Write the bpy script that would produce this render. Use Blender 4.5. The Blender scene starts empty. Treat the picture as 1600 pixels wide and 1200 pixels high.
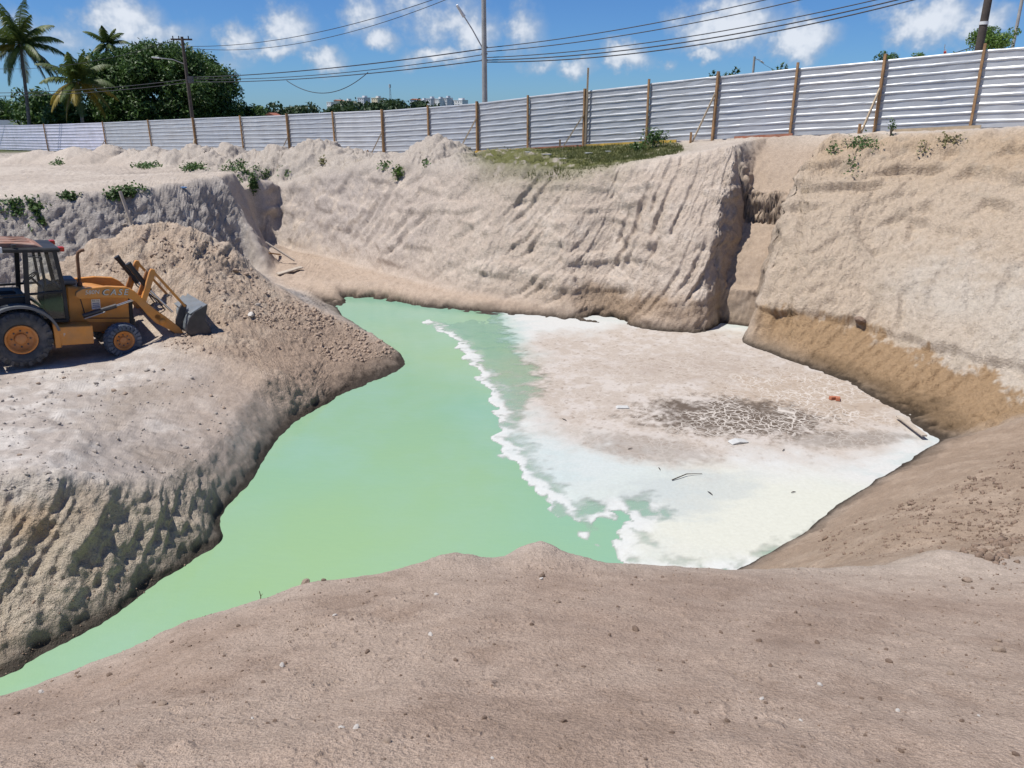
import bpy, bmesh, math, random
import numpy as np
from mathutils import Vector, Matrix, Euler
from mathutils.geometry import delaunay_2d_cdt

random.seed(7)
rng = np.random.default_rng(11)
scene = bpy.context.scene
col = scene.collection

# ------------------------------------------------------------------ camera
FPX = 1200.0
TILT = math.atan(420.0 / 1200.0)
CT, ST = math.cos(TILT), math.sin(TILT)
cam_data = bpy.data.cameras.new('camera')
cam_data.sensor_width = 36.0
cam_data.lens = 36.0 * FPX / 1600.0
cam_data.clip_start = 0.05
cam_data.clip_end = 9000.0
cam = bpy.data.objects.new('camera', cam_data)
col.objects.link(cam)
cam.location = (0, 0, 0)
cam.rotation_euler = (math.pi / 2 - TILT, 0, 0)
scene.camera = cam
scene.render.resolution_x = 1024
scene.render.resolution_y = 768

# ------------------------------------------------------------------ light
SUN_EL = math.radians(66)
SUN_AZ = math.radians(-105)          # azimuth from +Y towards +X; the sun stands high on the left
sun_dir = Vector((math.sin(SUN_AZ) * math.cos(SUN_EL), math.cos(SUN_AZ) * math.cos(SUN_EL), math.sin(SUN_EL)))
sun_data = bpy.data.lights.new('sun', 'SUN')
sun_data.energy = 4.3
sun_data.angle = math.radians(0.53)
sun_data.color = (1.0, 0.955, 0.89)
sun = bpy.data.objects.new('sun', sun_data)
col.objects.link(sun)
sun.rotation_euler = sun_dir.to_track_quat('Z', 'Y').to_euler()
sun.location = (-30, -20, 60)

scene.view_settings.view_transform = 'Standard'
scene.view_settings.look = 'None'
scene.view_settings.exposure = 0.30
scene.view_settings.gamma = 1.0
scene.view_settings.use_curve_mapping = False


def ray(px, py):
    a = (px - 800.0) / FPX
    b = (600.0 - py) / FPX
    return np.array([a, CT + b * ST, -ST + b * CT])


def at_z(px, py, z):
    d = ray(px, py)
    return d * (z / d[2])


def at_t(px, py, t):
    return ray(px, py) * t


# ------------------------------------------------------------------ world: blue sky with fair-weather cumulus
world = bpy.data.worlds.new('World')
scene.world = world
world.use_nodes = True
wn, wl = world.node_tree.nodes, world.node_tree.links
wn.clear()


def wnode(kind, **kw):
    n = wn.new(kind)
    for k, v in kw.items():
        setattr(n, k, v)
    return n


def wmath(op, a, b=None, clamp=False):
    n = wnode('ShaderNodeMath', operation=op)
    n.use_clamp = clamp
    for i, v in enumerate((a, b)):
        if v is None:
            continue
        if isinstance(v, (int, float)):
            n.inputs[i].default_value = v
        else:
            wl.new(v, n.inputs[i])
    return n.outputs[0]


sky = wnode('ShaderNodeTexSky', sky_type='NISHITA')
sky.sun_disc = False
sky.sun_elevation = SUN_EL
sky.sun_rotation = SUN_AZ
sky.altitude = 1200
sky.air_density = 1.0
sky.dust_density = 0.6
sky.ozone_density = 2.6
tint = wnode('ShaderNodeMix', data_type='RGBA', blend_type='MULTIPLY')
tint.inputs[0].default_value = 1.0
wl.new(sky.outputs[0], tint.inputs[6])
tint.inputs[7].default_value = (0.36, 0.60, 0.93, 1)

geo = wnode('ShaderNodeTexCoord')
sep = wnode('ShaderNodeSeparateXYZ')
wl.new(geo.outputs['Generated'], sep.inputs[0])
az = wmath('ARCTAN2', sep.outputs[0], sep.outputs[1])
el = wmath('ARCSINE', sep.outputs[2])
# the same band of clouds goes on around the whole horizon
azp = wmath('SUBTRACT', wmath('PINGPONG', wmath('ADD', az, 0.72), 1.44), 0.72)
pos = wnode('ShaderNodeCombineXYZ')
wl.new(azp, pos.inputs[0])
wl.new(el, pos.inputs[1])
nz1 = wnode('ShaderNodeTexNoise')
nz1.inputs['Scale'].default_value = 26.0
nz1.inputs['Detail'].default_value = 4.0
nz1.inputs['Roughness'].default_value = 0.62
wl.new(pos.outputs[0], nz1.inputs['Vector'])
nz2 = wnode('ShaderNodeTexNoise')
nz2.inputs['Scale'].default_value = 90.0
nz2.inputs['Detail'].default_value = 2.0
wl.new(pos.outputs[0], nz2.inputs['Vector'])
sub = wnode('ShaderNodeVectorMath', operation='SUBTRACT')
wl.new(nz1.outputs['Color'], sub.inputs[0])
sub.inputs[1].default_value = (0.5, 0.5, 0.5)
scl = wnode('ShaderNodeVectorMath', operation='SCALE')
scl.inputs['Scale'].default_value = 0.050
wl.new(sub.outputs[0], scl.inputs[0])
warp = wnode('ShaderNodeVectorMath', operation='ADD')
wl.new(pos.outputs[0], warp.inputs[0])
wl.new(scl.outputs[0], warp.inputs[1])

# centre and half-size (in picture units of the reference) and weight of each puff
PUFFS = [(192, 30, 54, 38, 1.0), (236, 54, 70, 28, .7), (378, 62, 28, 26, .7), (448, 50, 42, 34, .9), (430, 84, 50, 14, .7), (512, 92, 30, 20, .8),
         (566, 22, 38, 30, .7), (596, 60, 28, 18, .75), (700, 30, 72, 34, .62), (738, 52, 44, 30, .8), (690, 88, 62, 16, .7), (816, 46, 34, 34, .65),
         (896, 106, 32, 15, .75), (976, 90, 40, 20, 1.0), (1140, 38, 80, 38, 1.0), (1104, 80, 24, 12, .75), (1254, 57, 50, 31, 1.1), (1445, 28, 70, 34, 1.1),
         (1535, 38, 46, 24, .75), (60, 66, 120, 34, .42), (1040, 100, 16, 10, .5), (846, 102, 28, 14, .55), (640, 14, 60, 24, .5), (330, 100, 60, 16, .38), (-150, 45, 90, 36, .95), (1740, 45, 80, 34, 1.0), (350, -110, 170, 50, 1.0), (1150, -120, 190, 56, 1.0)]
acc = None
for (px, py, rx, ry, wgt) in PUFFS:
    d = ray(px, py)
    a0 = math.atan2(d[0], d[1])
    e0 = math.atan2(d[2], math.hypot(d[0], d[1]))
    L2 = float(d @ d)
    m = wnode('ShaderNodeVectorMath', operation='SUBTRACT')
    wl.new(warp.outputs[0], m.inputs[0])
    m.inputs[1].default_value = (a0, e0, 0)
    m2 = wnode('ShaderNodeVectorMath', operation='MULTIPLY')
    wl.new(m.outputs[0], m2.inputs[0])
    m2.inputs[1].default_value = (1.0 / (rx / FPX / (0.55 * L2 + 0.45)), 1.0 / (ry / FPX / math.sqrt(L2)), 0)
    ln = wnode('ShaderNodeVectorMath', operation='LENGTH')
    wl.new(m2.outputs[0], ln.inputs[0])
    v = wmath('MULTIPLY', wmath('SUBTRACT', 1.35, ln.outputs['Value']), wgt)
    acc = v if acc is None else wmath('MAXIMUM', acc, v)
dens = wmath('ADD', acc, wmath('MULTIPLY', wmath('SUBTRACT', nz1.outputs['Fac'], 0.5), 1.05))
dens = wmath('ADD', dens, wmath('MULTIPLY', wmath('SUBTRACT', nz2.outputs['Fac'], 0.5), 0.25))
ramp = wnode('ShaderNodeMapRange', interpolation_type='SMOOTHSTEP')
wl.new(dens, ramp.inputs[0])
ramp.inputs[1].default_value = -0.12
ramp.inputs[2].default_value = 0.80
ramp.inputs[4].default_value = 0.86
core = wnode('ShaderNodeMapRange', interpolation_type='SMOOTHSTEP')
wl.new(wmath('ADD', dens, wmath('MULTIPLY', wmath('SUBTRACT', nz2.outputs['Fac'], 0.5), 0.8)), core.inputs[0])
core.inputs[1].default_value = 0.2
core.inputs[2].default_value = 1.15
ccol = wnode('ShaderNodeMix', data_type='RGBA')
wl.new(core.outputs[0], ccol.inputs[0])
ccol.inputs[6].default_value = (3.6, 4.4, 5.6, 1)
ccol.inputs[7].default_value = (7.6, 7.9, 8.4, 1)
cmix = wnode('ShaderNodeMix', data_type='RGBA')
wl.new(ramp.outputs[0], cmix.inputs[0])
wl.new(tint.outputs[2], cmix.inputs[6])
wl.new(ccol.outputs[2], cmix.inputs[7])
bg = wnode('ShaderNodeBackground')
bg.inputs['Strength'].default_value = 0.09
wl.new(cmix.outputs[2], bg.inputs['Color'])
wout = wnode('ShaderNodeOutputWorld')
wl.new(bg.outputs[0], wout.inputs[0])
scene.cycles.max_bounces = 5
scene.cycles.diffuse_bounces = 2
scene.cycles.glossy_bounces = 3
world.cycles.sampling_method = 'NONE'


# ------------------------------------------------------------------ numpy gradient noise
_perm = rng.permutation(256)
_perm = np.concatenate([_perm, _perm, _perm])
_g3 = rng.normal(size=(256, 3))
_g3 /= np.linalg.norm(_g3, axis=1)[:, None]
_g3 = _g3.astype(np.float32)


def noise3(x, y, z):
    x = np.asarray(x, np.float32); y = np.asarray(y, np.float32); z = np.asarray(z, np.float32)
    x, y, z = np.broadcast_arrays(x, y, z)
    x, y, z = (.36 * x + .48 * y - .80 * z + 31.7, -.80 * x + .60 * y + 17.3, .48 * x + .64 * y + .60 * z + 5.9)
    xi = np.floor(x).astype(np.int32); yi = np.floor(y).astype(np.int32); zi = np.floor(z).astype(np.int32)
    xf = x - xi; yf = y - yi; zf = z - zi
    u = xf * xf * xf * (xf * (xf * 6 - 15) + 10)
    v = yf * yf * yf * (yf * (yf * 6 - 15) + 10)
    w = zf * zf * zf * (zf * (zf * 6 - 15) + 10)
    xi &= 255; yi &= 255; zi &= 255

    def corner(dx, dy, dz):
        h = _perm[_perm[_perm[xi + dx] + yi + dy] + zi + dz]
        g = _g3[h]
        return g[..., 0] * (xf - dx) + g[..., 1] * (yf - dy) + g[..., 2] * (zf - dz)
    a = corner(0, 0, 0); a = a + u * (corner(1, 0, 0) - a)
    b = corner(0, 1, 0); b = b + u * (corner(1, 1, 0) - b)
    a = a + v * (b - a)
    c = corner(0, 0, 1); c = c + u * (corner(1, 0, 1) - c)
    d = corner(0, 1, 1); d = d + u * (corner(1, 1, 1) - d)
    c = c + v * (d - c)
    return (a + w * (c - a)) * 1.5


def fbm(x, y, z, octaves, rough=0.5, ridged=False):
    s = 0.0; amp = 1.0; tot = 0.0; f = 1.0
    for o in range(octaves):
        n = noise3(x * f + 13.1 * o, y * f - 7.7 * o, z * f + 3.3 * o)
        if ridged:
            n = 1.0 - 2.0 * np.abs(n)
        s = s + amp * n
        tot += amp
        amp *= rough
        f *= 2.03
    return s / tot


def smooth(a, b, x):
    t = np.clip((x - a) / (b - a), 0, 1)
    return t * t * (3 - 2 * t)
# ------------------------------------------------------------------ the terrain: break lines in metres, triangulated, sampled, roughened
WATER = -6.6


def fence_depth(px):
    return 3000.0 / (115.0 + 0.0516 * (px - 1535.0))


Z = at_z
T = at_t
W = lambda x, y, z: np.array([x, y, z], float)

water_far = [Z(x, y, WATER) for x, y in ((530, 480), (590, 477), (640, 479), (720, 487), (770, 493), (840, 498), (900, 504),
                                         (960, 510), (1020, 517), (1080, 523), (1112, 519))]
water_gully = [Z(1122, 515, WATER), Z(1163, 513, WATER)]
water_right = [Z(x, y, WATER) for x, y in ((1166, 540), (1200, 552), (1260, 575), (1330, 603), (1380, 632), (1420, 660), (1462, 691))]
water_slope = [Z(x, y, WATER) for x, y in ((1430, 708), (1390, 735), (1310, 785), (1245, 838), (1200, 862), (1160, 884))]
water_near = [W(1.2, 8.4, WATER), W(-1.5, 7.7, WATER), W(-4.0, 6.9, WATER), W(-6.2, 6.0, WATER), W(-9.5, 4.2, WATER), W(-14, 1.5, WATER)]
water_left_out = [W(-17, 4.6, WATER), W(-11.5, 6.2, WATER)]
water_left = [Z(x, y, WATER) for x, y in ((0, 1062), (100, 1005), (180, 962), (250, 908), (310, 870), (350, 850), (344, 815), (354, 790),
                                          (385, 762), (410, 725), (430, 690), (465, 655), (520, 625), (575, 600), (622, 582), (636, 567))]
water_behind = [Z(616, 547, WATER), Z(568, 514, WATER), Z(535, 492, WATER)]
shore = water_far + water_gully + water_right + water_slope + water_near + water_left_out + water_left + water_behind

# pit bottom under the water
inside = [W(-5.2, 28, -7.1), W(-6, 27.2, -7.0), W(-4.2, 25, -7.3), W(3, 25.5, -7.2), W(-3, 27, -7.3), W(1, 24, -7.3), W(5, 21, -7.3), W(0, 19, -7.4), W(4, 15.5, -7.4), W(7.4, 17.5, -7.3), W(1, 12.5, -7.4),
          W(-2.2, 14, -7.4), W(-3.2, 10.5, -7.4), W(-6.4, 7.0, -7.3), W(-10, 5.4, -7.3)]

sh = np.array([(p[0], p[1]) for p in shore])
tn = np.roll(sh, -1, 0) - np.roll(sh, 1, 0)
tn /= np.linalg.norm(tn, axis=1, keepdims=True)
inn = np.stack([tn[:, 1], -tn[:, 0]], 1)
area = np.sum(sh[:, 0] * np.roll(sh[:, 1], -1) - np.roll(sh[:, 0], -1) * sh[:, 1])
if area > 0: inn = -inn
for q, d in zip(sh, inn):
    c_ = q + d * .45
    if np.min(np.linalg.norm(sh - c_, axis=1)) > .36:
        inside.append(W(c_[0], c_[1], -7.15))

# foreground bank
crest_px = [(0, 1086, 4.1), (100, 1046, 4.25), (200, 1010, 4.4), (290, 965, 4.6), (400, 927, 4.85), (450, 906, 5.0), (560, 894, 5.1),
            (675, 885, 5.2), (702, 870, 5.25), (735, 877, 5.2), (800, 881, 5.2), (845, 860, 5.4), (890, 870, 5.35), (1000, 879, 5.45),
            (1150, 884, 5.6), (1250, 885, 5.7), (1400, 881, 5.85), (1470, 869, 6.0), (1540, 872, 6.1), (1600, 872, 6.2)]
crest = [W(-9, 1.4, -3.1), W(-4.9, 2.7, -3.0)] + [T(*c) for c in crest_px] + [W(5.6, 5.2, -3.2), W(8.5, 4.2, -3.1), W(13, 2, -3.0)]
front = [T(0, 1200, 2.2), T(400, 1200, 2.15), T(800, 1200, 2.15), T(1200, 1200, 2.15), T(1600, 1200, 2.2)]
fore_mid = [T(300, 1080, 3.1), T(800, 1030, 3.2), T(1200, 1030, 3.25), T(1500, 1030, 3.4), W(0, .6, -1.5), W(-2, .4, -1.6), W(2, .4, -1.55),
            W(0, -2, -1.45), W(-12, -6, -2), W(12, -6, -1.8), W(-3.4, 1.8, -2.2), W(3.2, 1.8, -1.9)]
bank_back = [W(-4.4, 5.0, -5.2), W(-1.5, 6.2, -5.0), W(1.5, 6.9, -5.0)]

# slope of loose sand on the right
slope_foot = [Z(1462, 691, WATER), T(1530, 668, 16.2), T(1600, 645, 16.0), W(13.2, 14.8, -5.2), W(17, 14, -4.0)]
slope_up = [W(4.2, 7.9, -4.9), W(6.4, 7.0, -4.0), W(7.8, 6.2, -3.3), W(7.0, 10.6, -5.15), W(9.6, 9.0, -3.9), W(12.5, 8, -3.0), W(11.2, 12.6, -4.95),
            W(16, 9, -2.5)]

# right wall
wall_edge = [Z(1166, 540, WATER), T(1172, 490, 23.45), T(1184, 430, 23.85), T(1206, 326, 24.6), T(1240, 268, 25.5), T(1284, 206, 26.9)]
right_lip = [T(1284, 206, 26.9), T(1330, 211, 26.7), T(1380, 210, 26.2), T(1480, 206, 24.8), T(1600, 199, 23.3), W(18.5, 19.5, -.2), W(22, 14, -.1)]
right_low = [T(1250, 480, 22.6), T(1340, 500, 21.6), T(1420, 560, 19.6), T(1500, 600, 18.2)]

# back wall
ledge = [T(490, 452, 29.6), T(520, 441, 29.9), T(600, 441, 29.6), T(680, 456, 28.4), T(760, 471, 27.5), T(840, 484, 26.75)]
foot = [Z(425, 386, -6.0), Z(470, 395, -6.05), Z(530, 406, -6.1), Z(620, 431, -6.13), Z(720, 455, -6.16), Z(800, 467, -6.25), Z(900, 491, -6.42),
        Z(1000, 509, -6.5), Z(1085, 517, -6.5)]
lip = [T(395, 312, 38.6), T(440, 294, 38), T(500, 270, 36.5), T(560, 262, 35.2), T(620, 259, 33.6), T(700, 263, 31.4), T(760, 260, 30.1),
       T(830, 266, 28.9), T(900, 267, 28.0), T(970, 257, 27.3), T(1050, 245, 26.7), T(1110, 234, 26.3), T(1148, 226, 26.2)]
gully_left = [Z(1112, 519, WATER), T(1116, 450, 24.5), T(1130, 380, 24.8), T(1160, 310, 25.2), T(1172, 262, 25.8), T(1172, 222, 27.4)]
wall_bulge = [T(1090, 430, 24.5), T(1000, 420, 25.8), T(880, 400, 27.0), T(760, 380, 28.6), T(640, 360, 31.2), T(1040, 330, 25.7), T(900, 330, 27.3)]

# fence line and beyond
fence_px = [(0, 235), (160, 238), (300, 239.5), (450, 241.5), (600, 243), (750, 239), (827, 234), (915, 229), (1015, 224), (1120, 218.5), (1245, 212),
            (1380, 207), (1535, 200), (1600, 197)]
fence_line = [T(x, y, fence_depth(x)) for x, y in fence_px]
fdir = fence_line[-1] - fence_line[0]
fence_ext = [fence_line[0] - fdir * .5 + W(0, 0, -.4)] + fence_line + [fence_line[-1] + fdir * .35 + W(0, 0, -.3)]
beyond = [p + W(4 + 0.1 * p[1], 14, -.2) for p in fence_ext[::3]]

# left: the cut under the plateau
nose_lip = [W(-26, 18, -2.6), T(-60, 318, 25.2), T(0, 311, 26), T(60, 305, 26.4), T(130, 301, 27.2), T(200, 296, 28.2), T(280, 286, 29.8), T(345, 276, 31.8)]
nrm = np.array([.66, -.75, 0])
nose_foot = [p + nrm * (1.9 + .1 * math.sin(i * 2.1)) for i, p in enumerate(nose_lip)]
for i, p in enumerate(nose_foot):
    p[2] = -5.4 - .55 * max(0, (i - 4) / 3.)
nose_edge = [T(345, 276, 31.8), T(368, 310, 31.9), T(388, 350, 31.7), T(408, 400, 31.3), Z(421, 428, -6.05)]
A_ = nose_lip[-1]
nose_side = [A_, A_ + W(-.2, 2.4, .05), A_ + W(-.35, 4.6, .0), T(372, 270, 38.8)]
canyon = [A_ + W(1.2, 1.3, -3.2), A_ + W(.9, 2.8, -3.1), A_ + W(.75, 4.6, -3.0)]
for p_, d_ in ((nose_edge[1], (.55, 1.1)), (nose_edge[2], (.5, 1.0)), (nose_edge[3], (.45, .8))):
    canyon.append(W(p_[0] + d_[0], p_[1] + d_[1], -5.85))
canyon += [T(384, 300, 36.9) * np.array([1, 1, 0]) + W(0, 0, -5.3), T(402, 330, 36.6) * np.array([1, 1, 0]) + W(0, 0, -5.8), T(415, 380, 35.5) * np.array([1, 1, 0]) + W(0, 0, -5.95)]
nose_back = canyon
canyon_lip = [T(372, 270, 38.8), T(395, 312, 38.6)]
saddle = [T(396, 274, 41), T(340, 262, 41), T(300, 263, 39)]
plateau = [T(60, 285, 30), T(160, 272, 35), T(230, 268, 38), T(40, 262, 39), T(120, 256, 45), W(-30, 30, -2.5), W(-40, 45, -2.6), T(460, 252, 40.5), T(560, 246, 40)]

# left: yard under the loader, heap, bank
yard = [W(-26, 13, -5.2), W(-20, 16.5, -5.4), W(-14.5, 20.5, -5.42), W(-16, 17.5, -5.4), W(-12, 15.6, -5.38), W(-9.5, 17, -5.5), W(-9.8, 18.6, -5.6),
        Z(0, 610, -5.25), Z(90, 610, -5.3), Z(180, 610, -5.45), Z(30, 670, -5.0), Z(130, 670, -5.08), Z(220, 670, -5.4), Z(280, 640, -5.6), Z(260, 605, -5.45), W(-12.5, 18.6, -5.45)]
bank_lip = [W(-14, 9.2, -4.7), W(-9.8, 9.6, -4.7), Z(0, 740, -4.72), Z(100, 742, -4.85), Z(200, 758, -5.3), Z(262, 762, -5.62), Z(316, 722, -5.88), Z(345, 690, -5.85),
            Z(372, 650, -5.85), Z(400, 610, -5.85)]
heap_crest = [T(95, 420, 21.4), T(140, 384, 21.6), T(200, 357, 22.2), T(265, 346, 22.8), T(315, 358, 23.2), T(350, 380, 23.4), T(420, 440, 23.8), T(470, 470, 23.8),
              T(520, 491, 23.5), T(580, 523, 23.0), T(622, 548, 22.2)]
heap_front = [W(-13.6, 19.6, -5.45), W(-12.0, 20.0, -5.4), T(215, 505, 19.9), T(262, 525, 19.4), T(330, 533, 19.2), Z(338, 560, -5.5), Z(420, 590, -5.65), T(500, 560, 20.6)]
heap_mid = [T(150, 440, 20.6), T(240, 430, 21.0), T(320, 440, 21.2), T(400, 500, 21.0), T(300, 400, 21.9)]
heap_back = [W(-15, 23.5, -5.4), W(-12.4, 25.2, -5.6), W(-10.2, 26.4, -5.9), W(-8, 26.8, -6.05), W(-6.6, 26.4, -6.2)]

polylines = [shore + [shore[0]], crest, front, slope_foot, wall_edge, right_lip, ledge, foot, lip, gully_left, fence_ext, beyond, nose_lip, nose_foot, nose_edge, nose_side, canyon_lip,
             bank_lip, heap_crest, heap_front]
singles = inside + fore_mid + bank_back + slope_up + right_low + wall_bulge + nose_back + saddle + plateau + yard + heap_mid + heap_back
singles += [W(-140, 180, -5), W(-60, 150, -4.5), W(60, 170, -2.5), W(160, 160, -2), W(160, -60, -2), W(-160, -60, -3), W(-160, 40, -4), W(160, 60, -1),
            W(40, 60, -.8), W(30, 6, -2.2), W(25, -20, -2), W(-25, -20, -2.5), W(-40, 6, -4.8), W(-40, 18, -3.4)]

pts, key, edges = [], {}, []


def vid(p):
    k = (round(float(p[0]), 3), round(float(p[1]), 3))
    if k not in key:
        key[k] = len(pts)
        pts.append((k[0], k[1], float(p[2])))
    return key[k]


for pl in polylines:
    ids = [vid(p) for p in pl]
    edges += [(a, b) for a, b in zip(ids[:-1], ids[1:]) if a != b]
for p in singles:
    vid(p)
cd = delaunay_2d_cdt([Vector((p[0], p[1])) for p in pts], edges, [], 0, 1e-4)
tv = np.array([(v.x, v.y) for v in cd[0]])
tz = np.zeros(len(tv))
pa = np.array(pts)
for i, orig in enumerate(cd[3]):
    if len(orig):
        tz[i] = pts[orig[0]][2]
    else:                                # crossing of two break lines: height from the nearest of them
        best = None
        for a, b in edges:
            A, B = pa[a], pa[b]
            ab = B[:2] - A[:2]
            t = np.clip(((tv[i] - A[:2]) @ ab) / (ab @ ab + 1e-9), 0, 1)
            dd = np.linalg.norm(A[:2] + ab * t - tv[i])
            if best is None or dd < best[0]:
                best = (dd, A[2] + (B[2] - A[2]) * t)
        tz[i] = best[1]
        print('break lines cross at', tv[i], tz[i])

GX0, GY0, GS = -95.0, -30.0, 0.085
NX, NY = int(170 / GS), int(140 / GS)
H = np.full((NY, NX), -4.0, np.float32)
for f in cd[2]:
    f = list(f)
    for k in range(1, len(f) - 1):
        ia, ib, ic = f[0], f[k], f[k + 1]
        A, B, C = tv[ia], tv[ib], tv[ic]
        det = (B[1] - C[1]) * (A[0] - C[0]) + (C[0] - B[0]) * (A[1] - C[1])
        if abs(det) < 1e-9:
            continue
        x0 = max(0, int((min(A[0], B[0], C[0]) - GX0) / GS)); x1 = min(NX - 1, int((max(A[0], B[0], C[0]) - GX0) / GS) + 1)
        y0 = max(0, int((min(A[1], B[1], C[1]) - GY0) / GS)); y1 = min(NY - 1, int((max(A[1], B[1], C[1]) - GY0) / GS) + 1)
        if x1 < x0 or y1 < y0:
            continue
        xx = GX0 + GS * np.arange(x0, x1 + 1)[None, :]; yy = GY0 + GS * np.arange(y0, y1 + 1)[:, None]
        l1 = ((B[1] - C[1]) * (xx - C[0]) + (C[0] - B[0]) * (yy - C[1])) / det
        l2 = ((C[1] - A[1]) * (xx - C[0]) + (A[0] - C[0]) * (yy - C[1])) / det
        l3 = 1 - l1 - l2
        m = (l1 >= -1e-6) & (l2 >= -1e-6) & (l3 >= -1e-6)
        zz = l1 * tz[ia] + l2 * tz[ib] + l3 * tz[ic]
        sub_ = H[y0:y1 + 1, x0:x1 + 1]
        sub_[m] = zz[m]


def blur(a, n, times=2):
    for _ in range(times):
        for axis in (0, 1):
            k = 2 * n + 1
            pad = [(0, 0), (0, 0)]
            pad[axis] = (n + 1, n)
            c = np.cumsum(np.pad(a, pad, mode='edge').astype(np.float64), axis=axis)
            if axis == 0:
                a = ((c[k:] - c[:-k]) / k).astype(np.float32)
            else:
                a = ((c[:, k:] - c[:, :-k]) / k).astype(np.float32)
    return a


H = blur(H, 1, 2)
gx = (GX0 + GS * np.arange(NX)).astype(np.float32)[None, :]
gy = (GY0 + GS * np.arange(NY)).astype(np.float32)[:, None]


def window(cx, cy, r):
    return (slice(max(0, int((cy - r - GY0) / GS)), min(NY, int((cy + r - GY0) / GS) + 1)),
            slice(max(0, int((cx - r - GX0) / GS)), min(NX, int((cx + r - GX0) / GS) + 1)))


# tipped loads of spoil along the fence: rounded cones
MOUNDS = [(8, 246, 47, 3.4), (60, 233, 47, 3.2), (112, 228, 46, 3.0), (140, 236, 44, 2.4), (166, 224, 45, 2.8), (205, 233, 44, 2.4), (243, 229, 43.5, 2.8), (275, 234, 42.5, 2.2), (300, 225, 43, 2.8),
          (355, 224, 42, 2.7), (330, 236, 41, 2.3), (395, 236, 41, 2.4), (424, 229, 41, 2.6), (455, 236, 40, 2.2), (488, 219, 39.5, 3.0), (520, 230, 39, 2.2), (546, 240, 38, 2.0), (682, 213, 34.8, 2.5),
          (655, 236, 34.2, 2.0), (625, 246, 35, 2.0), (590, 244, 36, 2.2), (720, 243, 33.0, 1.7), (-60, 240, 48, 3.4), (-150, 236, 50, 4)]
H0 = H.copy()
for (mx, my, mt, mr) in MOUNDS:
    p = T(mx, my, mt)
    sl = window(p[0], p[1], mr * 1.1)
    X, Y = np.broadcast_arrays(gx[:, sl[1]], gy[sl[0], :])
    mr = mr * .8
    wob = 1 + .22 * noise3(X * .7, Y * .7, mx) + .10 * noise3(X * 2.1, Y * 2.1, mx)
    q = np.hypot(X - p[0], (Y - p[1])) / (mr * wob)
    prof = np.where(q < 1, np.sqrt((1 - q) ** 2 + .012) - .11 * q, 0)
    prof = np.clip(prof, 0, None) / (math.sqrt(1.012)); prof = prof * (1.25 - .25 * prof)
    base = H0[sl]
    iy = int((p[1] - GY0) / GS) - sl[0].start; ix = int((p[0] - GX0) / GS) - sl[1].start
    zb = base[iy, ix]
    if p[2] > zb:
        H[sl] = np.maximum(H[sl], base + (p[2] - zb) * prof)

for (mx, my, mt, mr, mh) in ((704, 866, 5.25, .34, .10), (846, 857, 5.42, .42, .13), (300, 962, 4.62, .3, .04), (1480, 866, 6.0, .5, .07), (640, 888, 5.1, .3, .03)):
    p = T(mx, my, mt)
    sl = window(p[0], p[1], mr)
    X, Y = np.broadcast_arrays(gx[:, sl[1]], gy[sl[0], :])
    q = np.hypot(X - p[0], (Y - p[1]) * .8) / mr
    H[sl] += mh * np.clip(1 - q, 0, 1) ** 1.2

# the washed-out gully between the two walls
g0 = Z(1143, 513, WATER)[:2]
g1 = T(1242, 214, 29.4)[:2]
gd = (g1 - g0) / np.linalg.norm(g1 - g0)


def gully_point(px, py):
    d = ray(px, py)
    # solve (g0 + gd*s) parallel to the ray's plan direction
    A = np.array([[gd[0], -d[0]], [gd[1], -d[1]]])
    s, t = np.linalg.solve(A, -g0)
    return s, d[2] * t


gs_z = [(-.6, WATER - .5), (0.0, WATER - .3)] + [gully_point(*q) for q in ((1150, 500), (1156, 452), (1160, 446), (1172, 400), (1190, 346))]
s_step, z_step = gs_z[-1]
up = [gully_point(*q) for q in ((1203, 298), (1216, 262), (1242, 214))]
gs_z += [(s_step + .10, z_step + .03), (max(up[0][0], s_step + .5), up[0][1])] + up[1:] + [(up[-1][0] + 1.2, up[-1][1] + .12)]
gs_z += [(s_step + .02, z_step - .45), (s_step + .48, z_step - .35), (.70, gs_z[3][1] - .0)]
gs_z = [g for g in gs_z if not (s_step + .02 < g[0] < s_step + .48)]
gs_z += [(s_step + .50, up[0][1] - .05)]
gs_z.sort()
print('gully', [(round(float(a), 2), round(float(b), 2)) for a, b in gs_z])
cx_, cy_ = (g0 + g1) / 2
sl = window(cx_, cy_, 5.5)
X, Y = np.broadcast_arrays(gx[:, sl[1]], gy[sl[0], :])
gs = (X - g0[0]) * gd[0] + (Y - g0[1]) * gd[1]
gq = (X - g0[0]) * gd[1] - (Y - g0[1]) * gd[0]
gz = np.interp(gs, [a for a, b in gs_z], [b for a, b in gs_z])
half = np.interp(gs, [0, .5, 2.4, 3.0, 5.5], [.50, .56, .62, .62, 1.0])
side = np.interp(gs, [0, 2.6, 3.4, 5.5, 7], [6.0, 6.0, 3.0, 1.3, .7])
off = np.abs(gq - .05 + .12 * noise3(gs * 1.1, 0, 5)) - half
gz = gz + np.clip(off, 0, None) * side
ok = (gs > -1.0) & (gs < up[-1][0] + 1.2)
H[sl] = np.where(ok, np.minimum(H[sl], gz), H[sl])


def hsample(x, y):
    fx = np.clip((np.asarray(x) - GX0) / GS, 0, NX - 1.001); fy = np.clip((np.asarray(y) - GY0) / GS, 0, NY - 1.001)
    ix = fx.astype(int); iy = fy.astype(int)
    fx = fx - ix; fy = fy - iy
    return (H[iy, ix] * (1 - fx) + H[iy, ix + 1] * fx) * (1 - fy) + (H[iy + 1, ix] * (1 - fx) + H[iy + 1, ix + 1] * fx) * fy


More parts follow.
